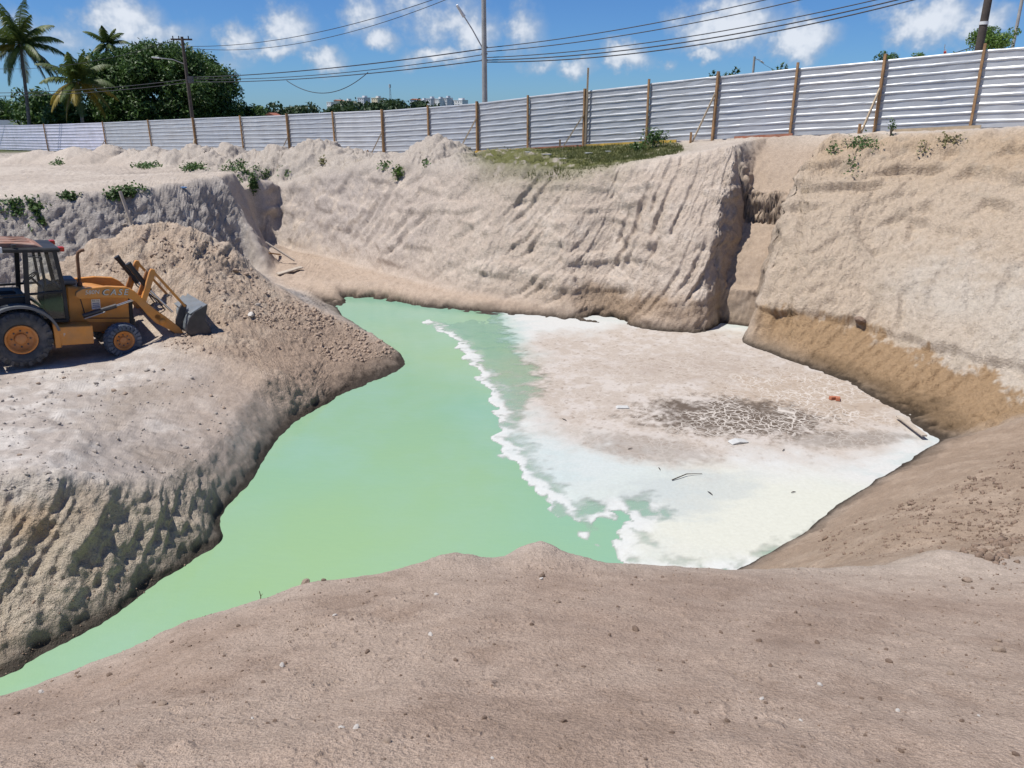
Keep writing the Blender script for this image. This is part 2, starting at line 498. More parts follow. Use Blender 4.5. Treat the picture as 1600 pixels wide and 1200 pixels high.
# ---- polar sheet round the viewpoint's foot: fine where the picture is, coarse behind
in_view = np.radians(np.linspace(-42.5, 42.5, 1180))
left_part = np.radians(np.linspace(-180, -42.5, 70)[:-1])
right_part = np.radians(np.linspace(42.5, 180, 70)[1:])
AZ = np.concatenate([left_part, in_view, right_part])
NA, NR = len(AZ), 860
rr = np.geomspace(0.35, 128.0, 2600)
sx = np.sin(AZ)[:, None] * rr[None, :]; sy = np.cos(AZ)[:, None] * rr[None, :]
sz = hsample(sx, sy).astype(np.float32)
elev = np.arctan2(sz, rr[None, :])
dist = np.hypot(sz, rr[None, :])
de = np.abs(np.diff(elev, axis=1)) + 0.24 * np.hypot(np.diff(rr)[None, :], np.diff(sz, axis=1)) / dist[:, 1:]
c = np.cumsum(np.pad(de, ((9, 8), (0, 0)), mode='edge'), axis=0)
de = (c[17:] - c[:-17]) / 17 if c.shape[0] - 17 == NA else de
cum = np.concatenate([np.zeros((NA, 1)), np.cumsum(de, axis=1)], axis=1)
R = np.empty((NA, NR), np.float32)
for i in range(NA):
    R[i] = np.interp(np.linspace(0, cum[i, -1], NR), cum[i], rr)
PX = np.sin(AZ)[:, None] * R; PY = np.cos(AZ)[:, None] * R
PZ = hsample(PX, PY).astype(np.float32)


# ---- what each place is made of: soft region weights from outlines in plan
RS = 0.2
rgx = np.arange(-60, 40, RS); rgy = np.arange(-8, 70, RS)


def region(outline, soft=1):
    poly = np.array([(p[0], p[1]) for p in outline])
    X, Y = np.meshgrid(rgx, rgy)
    m = np.zeros(X.shape, bool)
    x0, y0 = poly[-1]
    for x1, y1 in poly:
        if y0 != y1:
            m ^= ((y0 > Y) != (y1 > Y)) & (X < (x1 - x0) * (Y - y0) / (y1 - y0) + x0)
        x0, y0 = x1, y1
    return blur(m.astype(np.float32), soft, 2) if soft else m.astype(np.float32)


def rsample(m, x, y):
    fx = np.clip((x - rgx[0]) / RS, 0, len(rgx) - 1.001); fy = np.clip((y - rgy[0]) / RS, 0, len(rgy) - 1.001)
    ix = fx.astype(int); iy = fy.astype(int)
    fx = fx - ix; fy = fy - iy
    return (m[iy, ix] * (1 - fx) + m[iy, ix + 1] * fx) * (1 - fy) + (m[iy + 1, ix] * (1 - fx) + m[iy + 1, ix + 1] * fx) * fy


reg_shapes = {
    'fore': crest + [W(30, -7, 0), W(-30, -7, 0)],
    'slope': slope_foot + [W(20, 6, 0), W(13, 2, -3.0), W(8.5, 4.2, 0), W(5.6, 5.2, 0), T(1540, 872, 6.1), T(1400, 881, 5.85), T(1150, 884, 5.6), W(2.4, 8.8, 0)] + water_slope[::-1],
    'right': wall_edge[:-1] + right_lip + slope_foot[::-1] + water_right[::-1],
    'back': foot + [Z(1112, 519, WATER)] + gully_left[1:-1] + lip[::-1],
    'ledge': water_far + [Z(1112, 519, WATER)] + foot[::-1] + [Z(421, 428, -6), W(-9, 29, 0)],
    'nose': nose_foot + nose_edge[::-1] + nose_lip[::-1],
    'face': bank_lip[:7] + [Z(x, y, WATER) for x, y in ((354, 790), (344, 815), (350, 850), (310, 870), (250, 908), (180, 962), (100, 1005), (0, 1062))] + water_left_out[::-1],
    'heap': heap_crest + [Z(636, 567, WATER), Z(560, 610, WATER), Z(500, 640, WATER), Z(420, 600, -5.6), Z(338, 562, -5.5), Z(270, 548, -5.5)] + heap_front[::-1][4:] + [W(-15, 20.5, 0)] + heap_back,
    'bank': [Z(316, 722, -5.88), Z(290, 690, -5.7), Z(290, 600, -5.45), Z(338, 562, -5.5), Z(420, 590, -5.6), Z(520, 625, WATER), Z(465, 655, WATER), Z(430, 690, WATER), Z(410, 725, WATER), Z(354, 790, WATER)],
    'grass': [T(728, 247, 33.4), T(760, 262, 30.0), T(830, 267, 28.8), T(900, 268, 27.9), T(970, 256, 27.4), T(1060, 236, 28), T(1060, 225, 32)] + fence_line[5:9][::-1],
    'spoil': lip[::-1][4:] + [W(-14, 37, 0), T(300, 262, 39), T(160, 256, 46), T(20, 262, 50), W(-48, 55, 0)] + fence_line[0:7],
}
regs = {k: region(v, {'fore': 1, 'heap': 2, 'bank': 3, 'grass': 2, 'spoil': 2}.get(k, 1)) for k, v in reg_shapes.items()}
w = {k: rsample(m, PX, PY) for k, m in regs.items()}


def grid_normals(X, Y, Zz):
    P = np.stack([X, Y, Zz], -1)
    du = np.gradient(P, axis=0); dv = np.gradient(P, axis=1)
    n = np.cross(dv, du)
    n /= np.linalg.norm(n, axis=-1, keepdims=True) + 1e-9
    n *= np.sign(np.mean(n[..., 2]))
    return n.astype(np.float32)


N0 = grid_normals(PX, PY, PZ)
near = np.exp(-R / 9.0)
steep = smooth(.25, .6, 1 - N0[..., 2])

# broad unevenness and clods everywhere
disp = np.zeros(PX.shape, np.float32)


SPC = np.maximum(np.hypot(np.gradient(R, axis=1), np.gradient(PZ, axis=1)), R * 1.3e-3)


def rough_where(weight, fn):
    """Adds weight * fn(x, y, z) at the points where the weight counts."""
    m = weight > .02
    disp[m] += weight[m] * fn(PX[m], PY[m], PZ[m])


dry = smooth(WATER - .25, WATER + .02, PZ)
fs = w['fore']; bk = w['back']; rt = w['right']; nz_ = w['nose']; fc = w['face']; hp = w['heap']; bnk = w['bank']; slp = w['slope']
rough_where(dry * (1 - fs) * (1 - .5 * slp) * (1 - .65 * bnk), lambda x, y, z: .05 * fbm(x * .55, y * .55, z * .55, 2) + .070 * fbm(x * 2.2, y * 2.2, z * 2.2, 2, .6)
            + .06 * np.clip(noise3(x * 4.6, y * 4.6, z * 4.6) - .30, 0, 1))
for f_, a_ in ((8.0, .024), (15.0, .015), (27.0, .009)):
    # no relief finer than the sheet can carry
    rough_where(dry * (1 - fs) * (1 - .3 * slp) * np.clip(2.0 - 3.3 * f_ * SPC, 0, 1) * (1 + .8 * np.clip(bk + rt + hp + fc + nz_, 0, 1)), lambda x, y, z: a_ * noise3(x * f_, y * f_, z * f_))


# foreground sand: shallow tread and trickle marks, crumbs
def fore_(x, y, z):
    patch = smooth(-.1, .35, noise3(x * 1.1, y * 1.1, 8.0) + .5 * noise3(x * 3.7, y * 3.7, 2.0))
    return (.022 * fbm(x * 1.2 + y * .5, y * 2.0, 1.7, 3) + .014 * noise3(x * 3.4, y * 3.4, 6.0) + (.002 + .007 * patch) * fbm(x * 7, y * 8, 4.4, 4, .7)
            + .034 * np.clip(noise3(x * 13, y * 13, 2.2) - .48, 0, 1) + (.004 + .024 * patch) * np.clip(noise3(x * 28, y * 28, 5.5) - .32, 0, 1)
            - .016 * np.clip(noise3(x * 19, y * 19, 7.5) - .45, 0, 1))


rough_where(fs, fore_)


def saw(phase, sharp=.82, seed=0.0):
    """Row of scoops: each sinks slowly and ends in a crisp edge; depth differs from scoop to scoop."""
    k = np.floor(phase); f = phase - k
    dep = .35 + .65 * np.abs(np.sin(k * 12.9898 + seed)) ** .8
    f = 1 - f                                              # crisp edge on the side away from the sun
    return np.where(f < sharp, f / sharp, (1 - f) / (1 - sharp)) * dep


def rubble(x, y, z, f0=2.0):
    """Broken faces: rounded lumps parted by sharp creases, several sizes."""
    s = 0.0
    for f_, a_ in ((f0, 1.0), (f0 * 2.1, .6), (f0 * 4.3, .36)):
        s = s + a_ * np.abs(noise3(x * f_, y * f_, z * f_ * 1.2))
    return s


# back wall: bucket-tooth scrapes sweeping down to the left, crumbling ledges between them
def back_(x, y, z):
    s_ = x * .82 - y * .57
    hh = np.clip((z + 6.4) / 4.6, 0, 1.1)
    wv = .28 * noise3(x * .5, y * .5, z * .5) + .09 * noise3(x * 1.9, y * 1.9, z * 1.9)
    cc = np.interp(x, [-8, -5, -1, 2.5, 7.2], [1.6, 2.2, 5.2, 5.0, 1.4])
    gq_ = s_ - cc * np.sqrt(hh + .02) + wv
    ph = gq_ * 1.75 + 40
    run = noise3(np.floor(ph) * .73, hh * 2.2, 7.7)            # each scrape starts and stops somewhere
    on = smooth(-.18, .12, run) * (.35 + .65 * smooth(-.25, .1, noise3(s_ * .4, z * .5, 2.2)))
    big = saw(ph, .88, 1.3)
    teeth = saw(gq_ * 5.5 + 60, .7, 4.0)
    led = smooth(.08, .30, noise3(s_ * .5, z * 2.0, 3.0))
    return -.19 * big * on - .045 * teeth * on + .09 * rubble(x, y, z, 1.5) + .065 * rubble(x, y, z, 5.0) + .10 * led - .06


rough_where(bk, back_)


# right wall: ledges above, diagonal scrapes, upright tooth marks in the wet band
def right_(x, y, z):
    s2 = x * .15 - y * .99
    up_ = smooth(-4.0, -2.2, z); low_ = smooth(-5.2, -5.6, z)
    zl = z * 1.5 + .55 * noise3(s2 * .7, z * .8, 1.0) + .12 * s2
    lsaw = saw(-zl + 30, .80, 2.0) * smooth(-.12, .12, noise3(s2 * 1.0, z * .9, 5.5))
    dq = z * .8 + s2 * .6 + .15 * noise3(x * .8, y * .8, z * .8)
    dsaw = saw(dq * 1.9 + 50, .8, 6.0) * smooth(-.05, .2, noise3(np.floor(dq * 1.9 + 50) * .7, (z * .6 - s2 * .8) * .5, 9.0))
    tq = s2 + .40 * z + .06 * noise3(x * 2, y * 2, z * 2)
    tooth = saw(tq * 3.0 + 70, .75, 8.0)
    cut = smooth(-5.42, -5.52, z + .12 * noise3(s2 * 1.2, 0, 3.1)) * smooth(-6.6, -6.3, z)
    return -.27 * lsaw * (.12 + .88 * up_) - .26 * dsaw * (1 - low_) * (1 - .5 * up_) - .075 * tooth * smooth(-6.6, -6.2, z) * (low_ + .35 * (1 - up_) * (1 - low_)) + .12 * rubble(x, y, z, 1.4) * (1 - .35 * low_) + .055 * rubble(x, y, z, 5.0) - .20 * cut


rough_where(rt, right_)


# fluted cut under the plateau
def nose_(x, y, z):
    s3 = x * .75 + y * .66
    fl = np.abs(noise3(s3 * .8 + .15 * z, z * .14, 5.0))
    return .60 * (.30 - fl) - .12 * saw(s3 * 1.7 + .3 * z + 40, .6, 3.0) + .13 * rubble(x, y, z, 1.5) + .08 * rubble(x, y, z, 4.5)


rough_where(nz_, nose_)


# left bank face: leaning flutes
def face_(x, y, z):
    s4 = x * .9 + y * .45
    lq = (s4 - .75 * z) + .25 * noise3(x * .9, y * .9, z * .9)
    return (-.10 * saw(lq * .95 + 20, .66, 5.0) - .045 * saw(lq * 3.1 + 30, .75, 2.0) + .09 * rubble(x, y, z, 1.8)) * smooth(-6.75, -6.0, z)


rough_where(fc, face_)
gs_b = (PX - g0[0]) * gd[0] + (PY - g0[1]) * gd[1]; gq_b = np.abs((PX - g0[0]) * gd[1] - (PY - g0[1]) * gd[0])
gul = smooth(1.4, .6, gq_b) * smooth(-.3, .2, gs_b) * smooth(6.5, 4.5, gs_b)
rough_where(gul * (.06 + .6 * smooth(.5, .15, np.abs(gs_b - s_step - .35)) + .22 * smooth(.55, .8, gq_b)), lambda x, y, z: .45 * (rubble(x, y, z, 1.6) - .30))
# the heap: tipped clods, broken crown
rough_where(hp, lambda x, y, z: .24 * (rubble(x, y, z, 1.1) - .35) * smooth(-5.4, -3.7, z) + .07 * rubble(x, y, z, 4.0)
            + .10 * smooth(.1, .4, noise3(x * 2.0, y * 2.0, z * 2.0)) * smooth(-4.6, -3.6, z))
rough_where(bnk * dry, lambda x, y, z: .02 * fbm((x * .5 + y * .85) * 2.6, (x * .85 - y * .5) * .5, z, 3, .6, True))
rough_where(w['spoil'], lambda x, y, z: .30 * (rubble(x, y, z, .8) - .3) + .10 * rubble(x, y, z, 3.2))
rough_where(slp * dry * (1 - fs), lambda x, y, z: .030 * fbm((x * .666 - y * .746) * .5, (x * .746 + y * .666) * 2.2, 3.0, 3, .55) + .045 * np.clip(noise3(x * 7, y * 7, 3.0) - .25, 0, 1)
            * smooth(-.1, .2, noise3(x * .8, y * .8, 5.0)) + .012 * noise3(x * 14, y * 14, 1.0))
yardw = np.clip(1 - fs - slp - rt - bk - hp - fc - nz_, 0, 1) * smooth(-4.4, -4.8, PZ) * smooth(-6.4, -6.0, PZ)
rough_where(yardw, lambda x, y, z: .05 * fbm(x * 1.7, y * 1.7, 6.0, 4, .6))
# nothing rough under the loader's wheels, none far away in the fields
O_LOADER = np.array([-11.65, 17.43])
disp *= 1 - .7 * smooth(2.6, 1.2, np.hypot(PX + 10.7, PY - 18.0))
disp *= 1 - smooth(60, 90, R)
# the pond has eaten a small notch along its edge
rough_where(np.exp(-((PZ - WATER - .10) / .09) ** 2) * np.clip(bk + .5 * rt + .45 * fc + .4 * hp + .35 * bnk + w['ledge'], 0, 1), lambda x, y, z: -.22 * smooth(-.35, .25, noise3(x * 2.2, y * 2.2, 1.0)) - .08 * noise3(x * 6, y * 6, 3.0))
disp *= smooth(WATER - .35, WATER - .02, PZ) * (.7 + .3 * smooth(WATER, WATER + .6, PZ))
# keep the lip of the foreground where it belongs
toe = np.array([(p[0], p[1]) for p in shore])

PX = PX + N0[..., 0] * disp; PY = PY + N0[..., 1] * disp; PZ = PZ + N0[..., 2] * disp
NRM = grid_normals(PX, PY, PZ)

# outer rings carry the sheet to the horizon
ext = [160.0, 260.0, 500.0, 1200.0, 4000.0, 8000.0]
for r_ in ext:
    PX = np.concatenate([PX, (np.sin(AZ) * r_)[:, None]], 1); PY = np.concatenate([PY, (np.cos(AZ) * r_)[:, None]], 1)
    zlast = PZ[:, NR - 1]
    k = min(1, (r_ - 128) / 300)
    PZ = np.concatenate([PZ, (zlast * (1 - k) + (-6.0) * k)[:, None]], 1)
pad = np.zeros((NA, len(ext), 3), np.float32); pad[..., 2] = 1
NRM = np.concatenate([NRM, pad], 1)
NRT = NR + len(ext)


def ground_z(x, y):
    a = math.atan2(x, y)
    i = int(np.clip(np.searchsorted(AZ, a), 1, NA - 1))
    f = (a - AZ[i - 1]) / (AZ[i] - AZ[i - 1])
    q = math.hypot(x, y)
    r0 = np.hypot(PX[i - 1], PY[i - 1]); r1 = np.hypot(PX[i], PY[i])
    return float(np.interp(q, r0, PZ[i - 1]) * (1 - f) + np.interp(q, r1, PZ[i]) * f)


# ---- colour of the soil
C = lambda r, g, b: np.array([r, g, b], np.float32)


def mixc(base, colr, wgt):
    return base * (1 - wgt[..., None]) + colr * wgt[..., None]


def padw(a, v=0.0):
    return np.concatenate([a, np.full((NA, len(ext)), v, a.dtype)], 1)


n1 = fbm(PX * .35, PY * .35, PZ * .6, 3); n2 = fbm(PX * 1.6, PY * 1.6, PZ * 1.6, 3, .6); n3 = fbm(PX * 7, PY * 7, PZ * 7, 3, .6)
colr = np.zeros(PX.shape + (3,), np.float32) + C(.425, .37, .315)
colr = mixc(colr, C(.485, .43, .37), smooth(-.2, .3, n1))
Wt = {k: padw(v) for k, v in w.items()}
yw = padw(yardw)
colr = mixc(colr, C(.40, .355, .315), yw)
colr = mixc(colr, C(.52, .485, .445), yw * smooth(-.1, .3, n2 + .5 * n1))
colr = mixc(colr, C(.30, .25, .205), yw * .7 * smooth(.05, .35, -n1 + .4 * n2))
colr = mixc(colr, C(.36, .285, .225), Wt['bank'] * .8)
bw = Wt['back']
bcol = mixc(np.zeros_like(colr) + C(0.547, 0.462, 0.382), C(0.487, 0.429, 0.383), smooth(1.0, -9.0, PX + 2 * n1))
bcol = mixc(bcol, C(0.605, 0.522, 0.440), smooth(.0, .35, n2))
colr = colr * (1 - bw[..., None]) + bcol * bw[..., None]
colr = mixc(colr, C(.43, .335, .255), Wt['ledge'] * .85)
lowb = smooth(-5.35, -5.85, PZ + .45 * n2 + .3 * n1) * smooth(-1.0, 4.0, PX) * bw
colr = mixc(colr, C(.33, .235, .155), lowb * .85)
rw = Wt['right']
rcol = mixc(np.zeros_like(colr) + C(0.516, 0.423, 0.325), C(0.481, 0.371, 0.261), smooth(-2.6, -.8, PZ + n1))
rcol = mixc(rcol, C(0.545, 0.487, 0.412), smooth(9.5, 12.5, PX + 2.5 * n1) * smooth(-3.0, -4.6, PZ + n2))
rcol = mixc(rcol, C(0.426, 0.360, 0.282), .5 * smooth(.1, .4, n2))
rband = smooth(-5.42, -5.62, PZ + .55 * n2 + .3 * n3 + .18 * np.clip(PX - 9.3, 0, 4))
rcol = mixc(rcol, C(.36, .248, .145), rband)
colr = colr * (1 - rw[..., None]) + rcol * rw[..., None]
colr = mixc(colr, C(0.410, 0.377, 0.345), Wt['nose'] * .9)
colr = mixc(colr, C(0.540, 0.504, 0.462), Wt['nose'] * smooth(.1, .4, n2))
hcol = mixc(np.zeros_like(colr) + C(0.464, 0.365, 0.278), C(0.536, 0.439, 0.342), smooth(-.1, .3, n2))
hcol = mixc(hcol, C(.36, .275, .21), smooth(-4.9, -5.9, PZ + .5 * n2))
colr = colr * (1 - Wt['heap'][..., None]) + hcol * Wt['heap'][..., None]
fcol = mixc(np.zeros_like(colr) + C(.42, .365, .285), C(.40, .305, .205), smooth(.0, .35, n1 + .3 * n2))
fcol = mixc(fcol, C(.42, .385, .33), smooth(-5.3, -4.85, PZ + .45 * n2))
colr = colr * (1 - Wt['face'][..., None]) + fcol * Wt['face'][..., None]
spo = Wt['spoil']
colr = mixc(colr, C(.43, .385, .335), spo * .8)
fo = Wt['fore']
focol = mixc(np.zeros_like(colr) + C(0.318, 0.242, 0.190), C(0.352, 0.277, 0.221), smooth(-.2, .35, n2 * .6 + n1))
focol = mixc(focol, C(0.252, 0.188, 0.144), .6 * smooth(.05, .4, n3 * .5 - n2))
lipd = smooth(3.6, 5.2, PY + .10 * (PX - 1) + .35 * n2) * smooth(.0, 3.2, PX)
focol = mixc(focol, C(.44, .37, .305), lipd * .85)
colr = colr * (1 - fo[..., None]) + focol * fo[..., None]
sw = Wt['slope'] * (1 - fo)
scol = mixc(np.zeros_like(colr) + C(.30, .228, .168), C(.35, .272, .205), smooth(-.1, .35, n2))
colr = colr * (1 - sw[..., None]) + scol * sw[..., None]
gr = Wt['grass']
colr = mixc(colr, C(.13, .135, .05), gr * smooth(-.55, -.05, n2 + .4 * n3))
gsx = (PX - g0[0]) * gd[0] + (PY - g0[1]) * gd[1]; gqx = np.abs((PX - g0[0]) * gd[1] - (PY - g0[1]) * gd[0])
gw = smooth(1.0, .5, gqx - .12 * np.clip(gsx - 2, 0, 5)) * smooth(-.4, .2, gsx) * smooth(8.5, 6.0, gsx)
colr = mixc(colr, C(.36, .28, .21), gw * .8)
# soil still wet from the pond, and dark grown-over fields far out
wet = .45 * smooth(WATER + .38, WATER + .12, PZ + .12 * n2 + .06 * n3) + .40 * smooth(WATER + .15, WATER + .05, PZ + .05 * n3)
colr = colr * (1 - wet[..., None])
fieldw = smooth(70, 100, np.hypot(PX, PY))
colr = mixc(colr, C(.07, .085, .035), fieldw)
colr *= (1 + .10 * n3)[..., None]
colr = np.clip(colr, .02, .8)

idx = np.arange(NA * NRT).reshape(NA, NRT)
quads = np.stack([idx[:-1, :-1], idx[1:, :-1], idx[1:, 1:], idx[:-1, 1:]], -1)
V = np.stack([PX, PY, PZ], -1).reshape(-1, 3).astype(np.float32)
NV = NRM.reshape(-1, 3)
CV = colr.reshape(-1, 3)
part_id = np.zeros((NA, NRT), np.int8)
tests = [('fore', 1), ('slope', 2), ('right', 3), ('back', 4), ('nose', 5), ('heap', 6), ('face', 7)]
for k, i in tests:
    part_id[(Wt[k] > .5) & (part_id == 0)] = i
qid = part_id[:-1, :-1]
NAMES = {0: 'ground', 1: 'foreground_bank', 2: 'sandy_slope', 3: 'right_pit_wall', 4: 'back_pit_wall', 5: 'plateau_cut', 6: 'sand_heap', 7: 'left_bank_face'}


def mesh_from(name, verts, faces4, cols=None, normals=None):
    me = bpy.data.meshes.new(name)
    me.vertices.add(len(verts)); me.vertices.foreach_set('co', np.ascontiguousarray(verts, np.float32).ravel())
    k = faces4.shape[1]
    me.loops.add(faces4.size); me.loops.foreach_set('vertex_index', np.ascontiguousarray(faces4, np.int32).ravel())
    me.polygons.add(len(faces4)); me.polygons.foreach_set('loop_start', np.arange(0, faces4.size, k, dtype=np.int32))
    me.update(calc_edges=True)
    if cols is not None:
        a = me.attributes.new('soil', 'FLOAT_COLOR', 'POINT')
        a.data.foreach_set('color', np.concatenate([cols, np.ones((len(cols), 1), np.float32)], 1).astype(np.float32).ravel())
    if normals is not None:
        me.polygons.foreach_set('use_smooth', np.ones(len(faces4), bool))
        me.normals_split_custom_set_from_vertices(normals.tolist())
    me.validate()
    return me
# ------------------------------------------------------------------ materials
def new_mat(name):
    m = bpy.data.materials.new(name)
    m.use_nodes = True
    nt = m.node_tree
    b = nt.nodes['Principled BSDF']
    return m, nt, b


def add_noise(nt, scale, detail=4, rough=.55, coord='Object', vec=None):
    n = nt.nodes.new('ShaderNodeTexNoise')
    n.inputs['Scale'].default_value = scale
    n.inputs['Detail'].default_value = detail
    n.inputs['Roughness'].default_value = rough
    if vec is None:
        t = nt.nodes.get('Texture Coordinate') or nt.nodes.new('ShaderNodeTexCoord')
        vec = t.outputs[coord]
    nt.links.new(vec, n.inputs['Vector'])
    return n


def rgb_mix(nt, fac, a, b, blend='MIX'):
    n = nt.nodes.new('ShaderNodeMix')
    n.data_type = 'RGBA'
    n.blend_type = blend
    for sock, v in ((n.inputs[0], fac), (n.inputs[6], a), (n.inputs[7], b)):
        if isinstance(v, (int, float)):
            sock.default_value = v
        elif isinstance(v, tuple):
            sock.default_value = (*v[:3], 1)
        else:
            nt.links.new(v, sock)
    return n.outputs[2]


def map_range(nt, v, a, b, c=0., d=1.):
    n = nt.nodes.new('ShaderNodeMapRange')
    nt.links.new(v, n.inputs[0])
    for i, x in enumerate((a, b, c, d)):
        n.inputs[i + 1].default_value = x
    return n.outputs[0]


def plain(name, colour, rough=.6, metal=0., vary=.18, scale=6., bump=.0, bscale=40., dirt=None, dirt_amt=.5, spec=.5):
    """A procedural material: base colour broken up by noise, optional dust and fine relief."""
    m, nt, b = new_mat(name)
    n = add_noise(nt, scale, 5, .6)
    lo = tuple(c * (1 - vary) for c in colour); hi = tuple(min(1, c * (1 + vary)) for c in colour)
    out = rgb_mix(nt, map_range(nt, n.outputs['Fac'], .3, .7), lo, hi)
    if dirt:
        n2 = add_noise(nt, scale * .6, 6, .65)
        out = rgb_mix(nt, map_range(nt, n2.outputs['Fac'], .45, .72, 0, dirt_amt), out, dirt)
    nt.links.new(out, b.inputs['Base Color'])
    b.inputs['Roughness'].default_value = rough
    b.inputs['Metallic'].default_value = metal
    b.inputs['Specular IOR Level'].default_value = spec
    if bump:
        n3 = add_noise(nt, bscale, 4, .6)
        bp = nt.nodes.new('ShaderNodeBump')
        bp.inputs['Strength'].default_value = bump
        bp.inputs['Distance'].default_value = .02
        nt.links.new(n3.outputs['Fac'], bp.inputs['Height'])
        nt.links.new(bp.outputs[0], b.inputs['Normal'])
    return m


def soil_material():
    m, nt, b = new_mat('sand')
    at = nt.nodes.new('ShaderNodeAttribute')
    at.attribute_name = 'soil'
    g1 = add_noise(nt, 9, 4, .7)
    g2 = add_noise(nt, 60, 2, .7)
    g3 = add_noise(nt, 260, 1, .6)
    c = rgb_mix(nt, 1.0, at.outputs['Color'], rgb_mix(nt, map_range(nt, g1.outputs['Fac'], .3, .7), (.86, .85, .84), (1.12, 1.12, 1.12)), 'MULTIPLY')
    c = rgb_mix(nt, 1.0, c, rgb_mix(nt, map_range(nt, g2.outputs['Fac'], .3, .7), (.84, .83, .82), (1.14, 1.14, 1.14)), 'MULTIPLY')
    c = rgb_mix(nt, 1.0, c, rgb_mix(nt, map_range(nt, g3.outputs['Fac'], .3, .7), (.74, .73, .72), (1.24, 1.24, 1.24)), 'MULTIPLY')
    g4 = add_noise(nt, 38, 2, .6)
    c = rgb_mix(nt, map_range(nt, g4.outputs['Fac'], .64, .72, 0, .45), c, (.15, .11, .085))
    nt.links.new(c, b.inputs['Base Color'])
    b.inputs['Roughness'].default_value = .95
    b.inputs['Specular IOR Level'].default_value = .12
    b0 = nt.nodes.new('ShaderNodeBump'); b0.inputs['Strength'].default_value = .8; b0.inputs['Distance'].default_value = .08
    g0 = add_noise(nt, 16, 3, .7)
    nt.links.new(g0.outputs['Fac'], b0.inputs['Height'])
    # the coarser relief belongs to the dug faces, not to the raked sand in front
    am = nt.nodes.new('ShaderNodeAttribute'); am.attribute_name = 'dug'
    nt.links.new(am.outputs['Fac'], b0.inputs['Strength'])
    b1 = nt.nodes.new('ShaderNodeBump'); b1.inputs['Strength'].default_value = .55; b1.inputs['Distance'].default_value = .03
    nt.links.new(g2.outputs['Fac'], b1.inputs['Height']); nt.links.new(b0.outputs[0], b1.inputs['Normal'])
    nt.links.new(b1.outputs[0], b.inputs['Normal'])
    return m


def water_material():
    m, nt, b = new_mat('milky_green_water')
    n = add_noise(nt, .17, 3, .5)
    n2 = add_noise(nt, .42, 4, .6)
    c = rgb_mix(nt, map_range(nt, n.outputs['Fac'], .38, .62), (.215, .385, .275), (.24, .385, .22))
    c = rgb_mix(nt, map_range(nt, n2.outputs['Fac'], .42, .7, 0, .55), c, (.265, .41, .315))
    # cloudier, yellower water where the near arm is stirred up
    dn = nt.nodes.new('ShaderNodeVectorMath'); dn.operation = 'DISTANCE'; dn.inputs[1].default_value = (-3.0, 10.5, WATER)
    nt.links.new(nt.nodes['Texture Coordinate'].outputs['Object'], dn.inputs[0])
    dm = nt.nodes.new('ShaderNodeMath'); dm.operation = 'MULTIPLY_ADD'
    nt.links.new(n2.outputs['Fac'], dm.inputs[0]); dm.inputs[1].default_value = 5.0; nt.links.new(dn.outputs['Value'], dm.inputs[2])
    c = rgb_mix(nt, map_range(nt, dm.outputs[0], 7.5, 3.0, 0, .75), c, (.265, .40, .195))
    nt.links.new(c, b.inputs['Base Color'])
    b.inputs['Roughness'].default_value = .07
    b.inputs['IOR'].default_value = 1.33
    t = nt.nodes.get('Texture Coordinate')
    mp = nt.nodes.new('ShaderNodeMapping'); mp.inputs['Scale'].default_value = (1.0, 2.6, 1); mp.inputs['Rotation'].default_value = (0, 0, .25)
    nt.links.new(t.outputs['Object'], mp.inputs['Vector'])
    w1 = add_noise(nt, 3.2, 4, .6, vec=mp.outputs[0])
    bp = nt.nodes.new('ShaderNodeBump'); bp.inputs['Strength'].default_value = .18; bp.inputs['Distance'].default_value = .03
    nt.links.new(w1.outputs['Fac'], bp.inputs['Height'])
    nt.links.new(bp.outputs[0], b.inputs['Normal'])
    return m


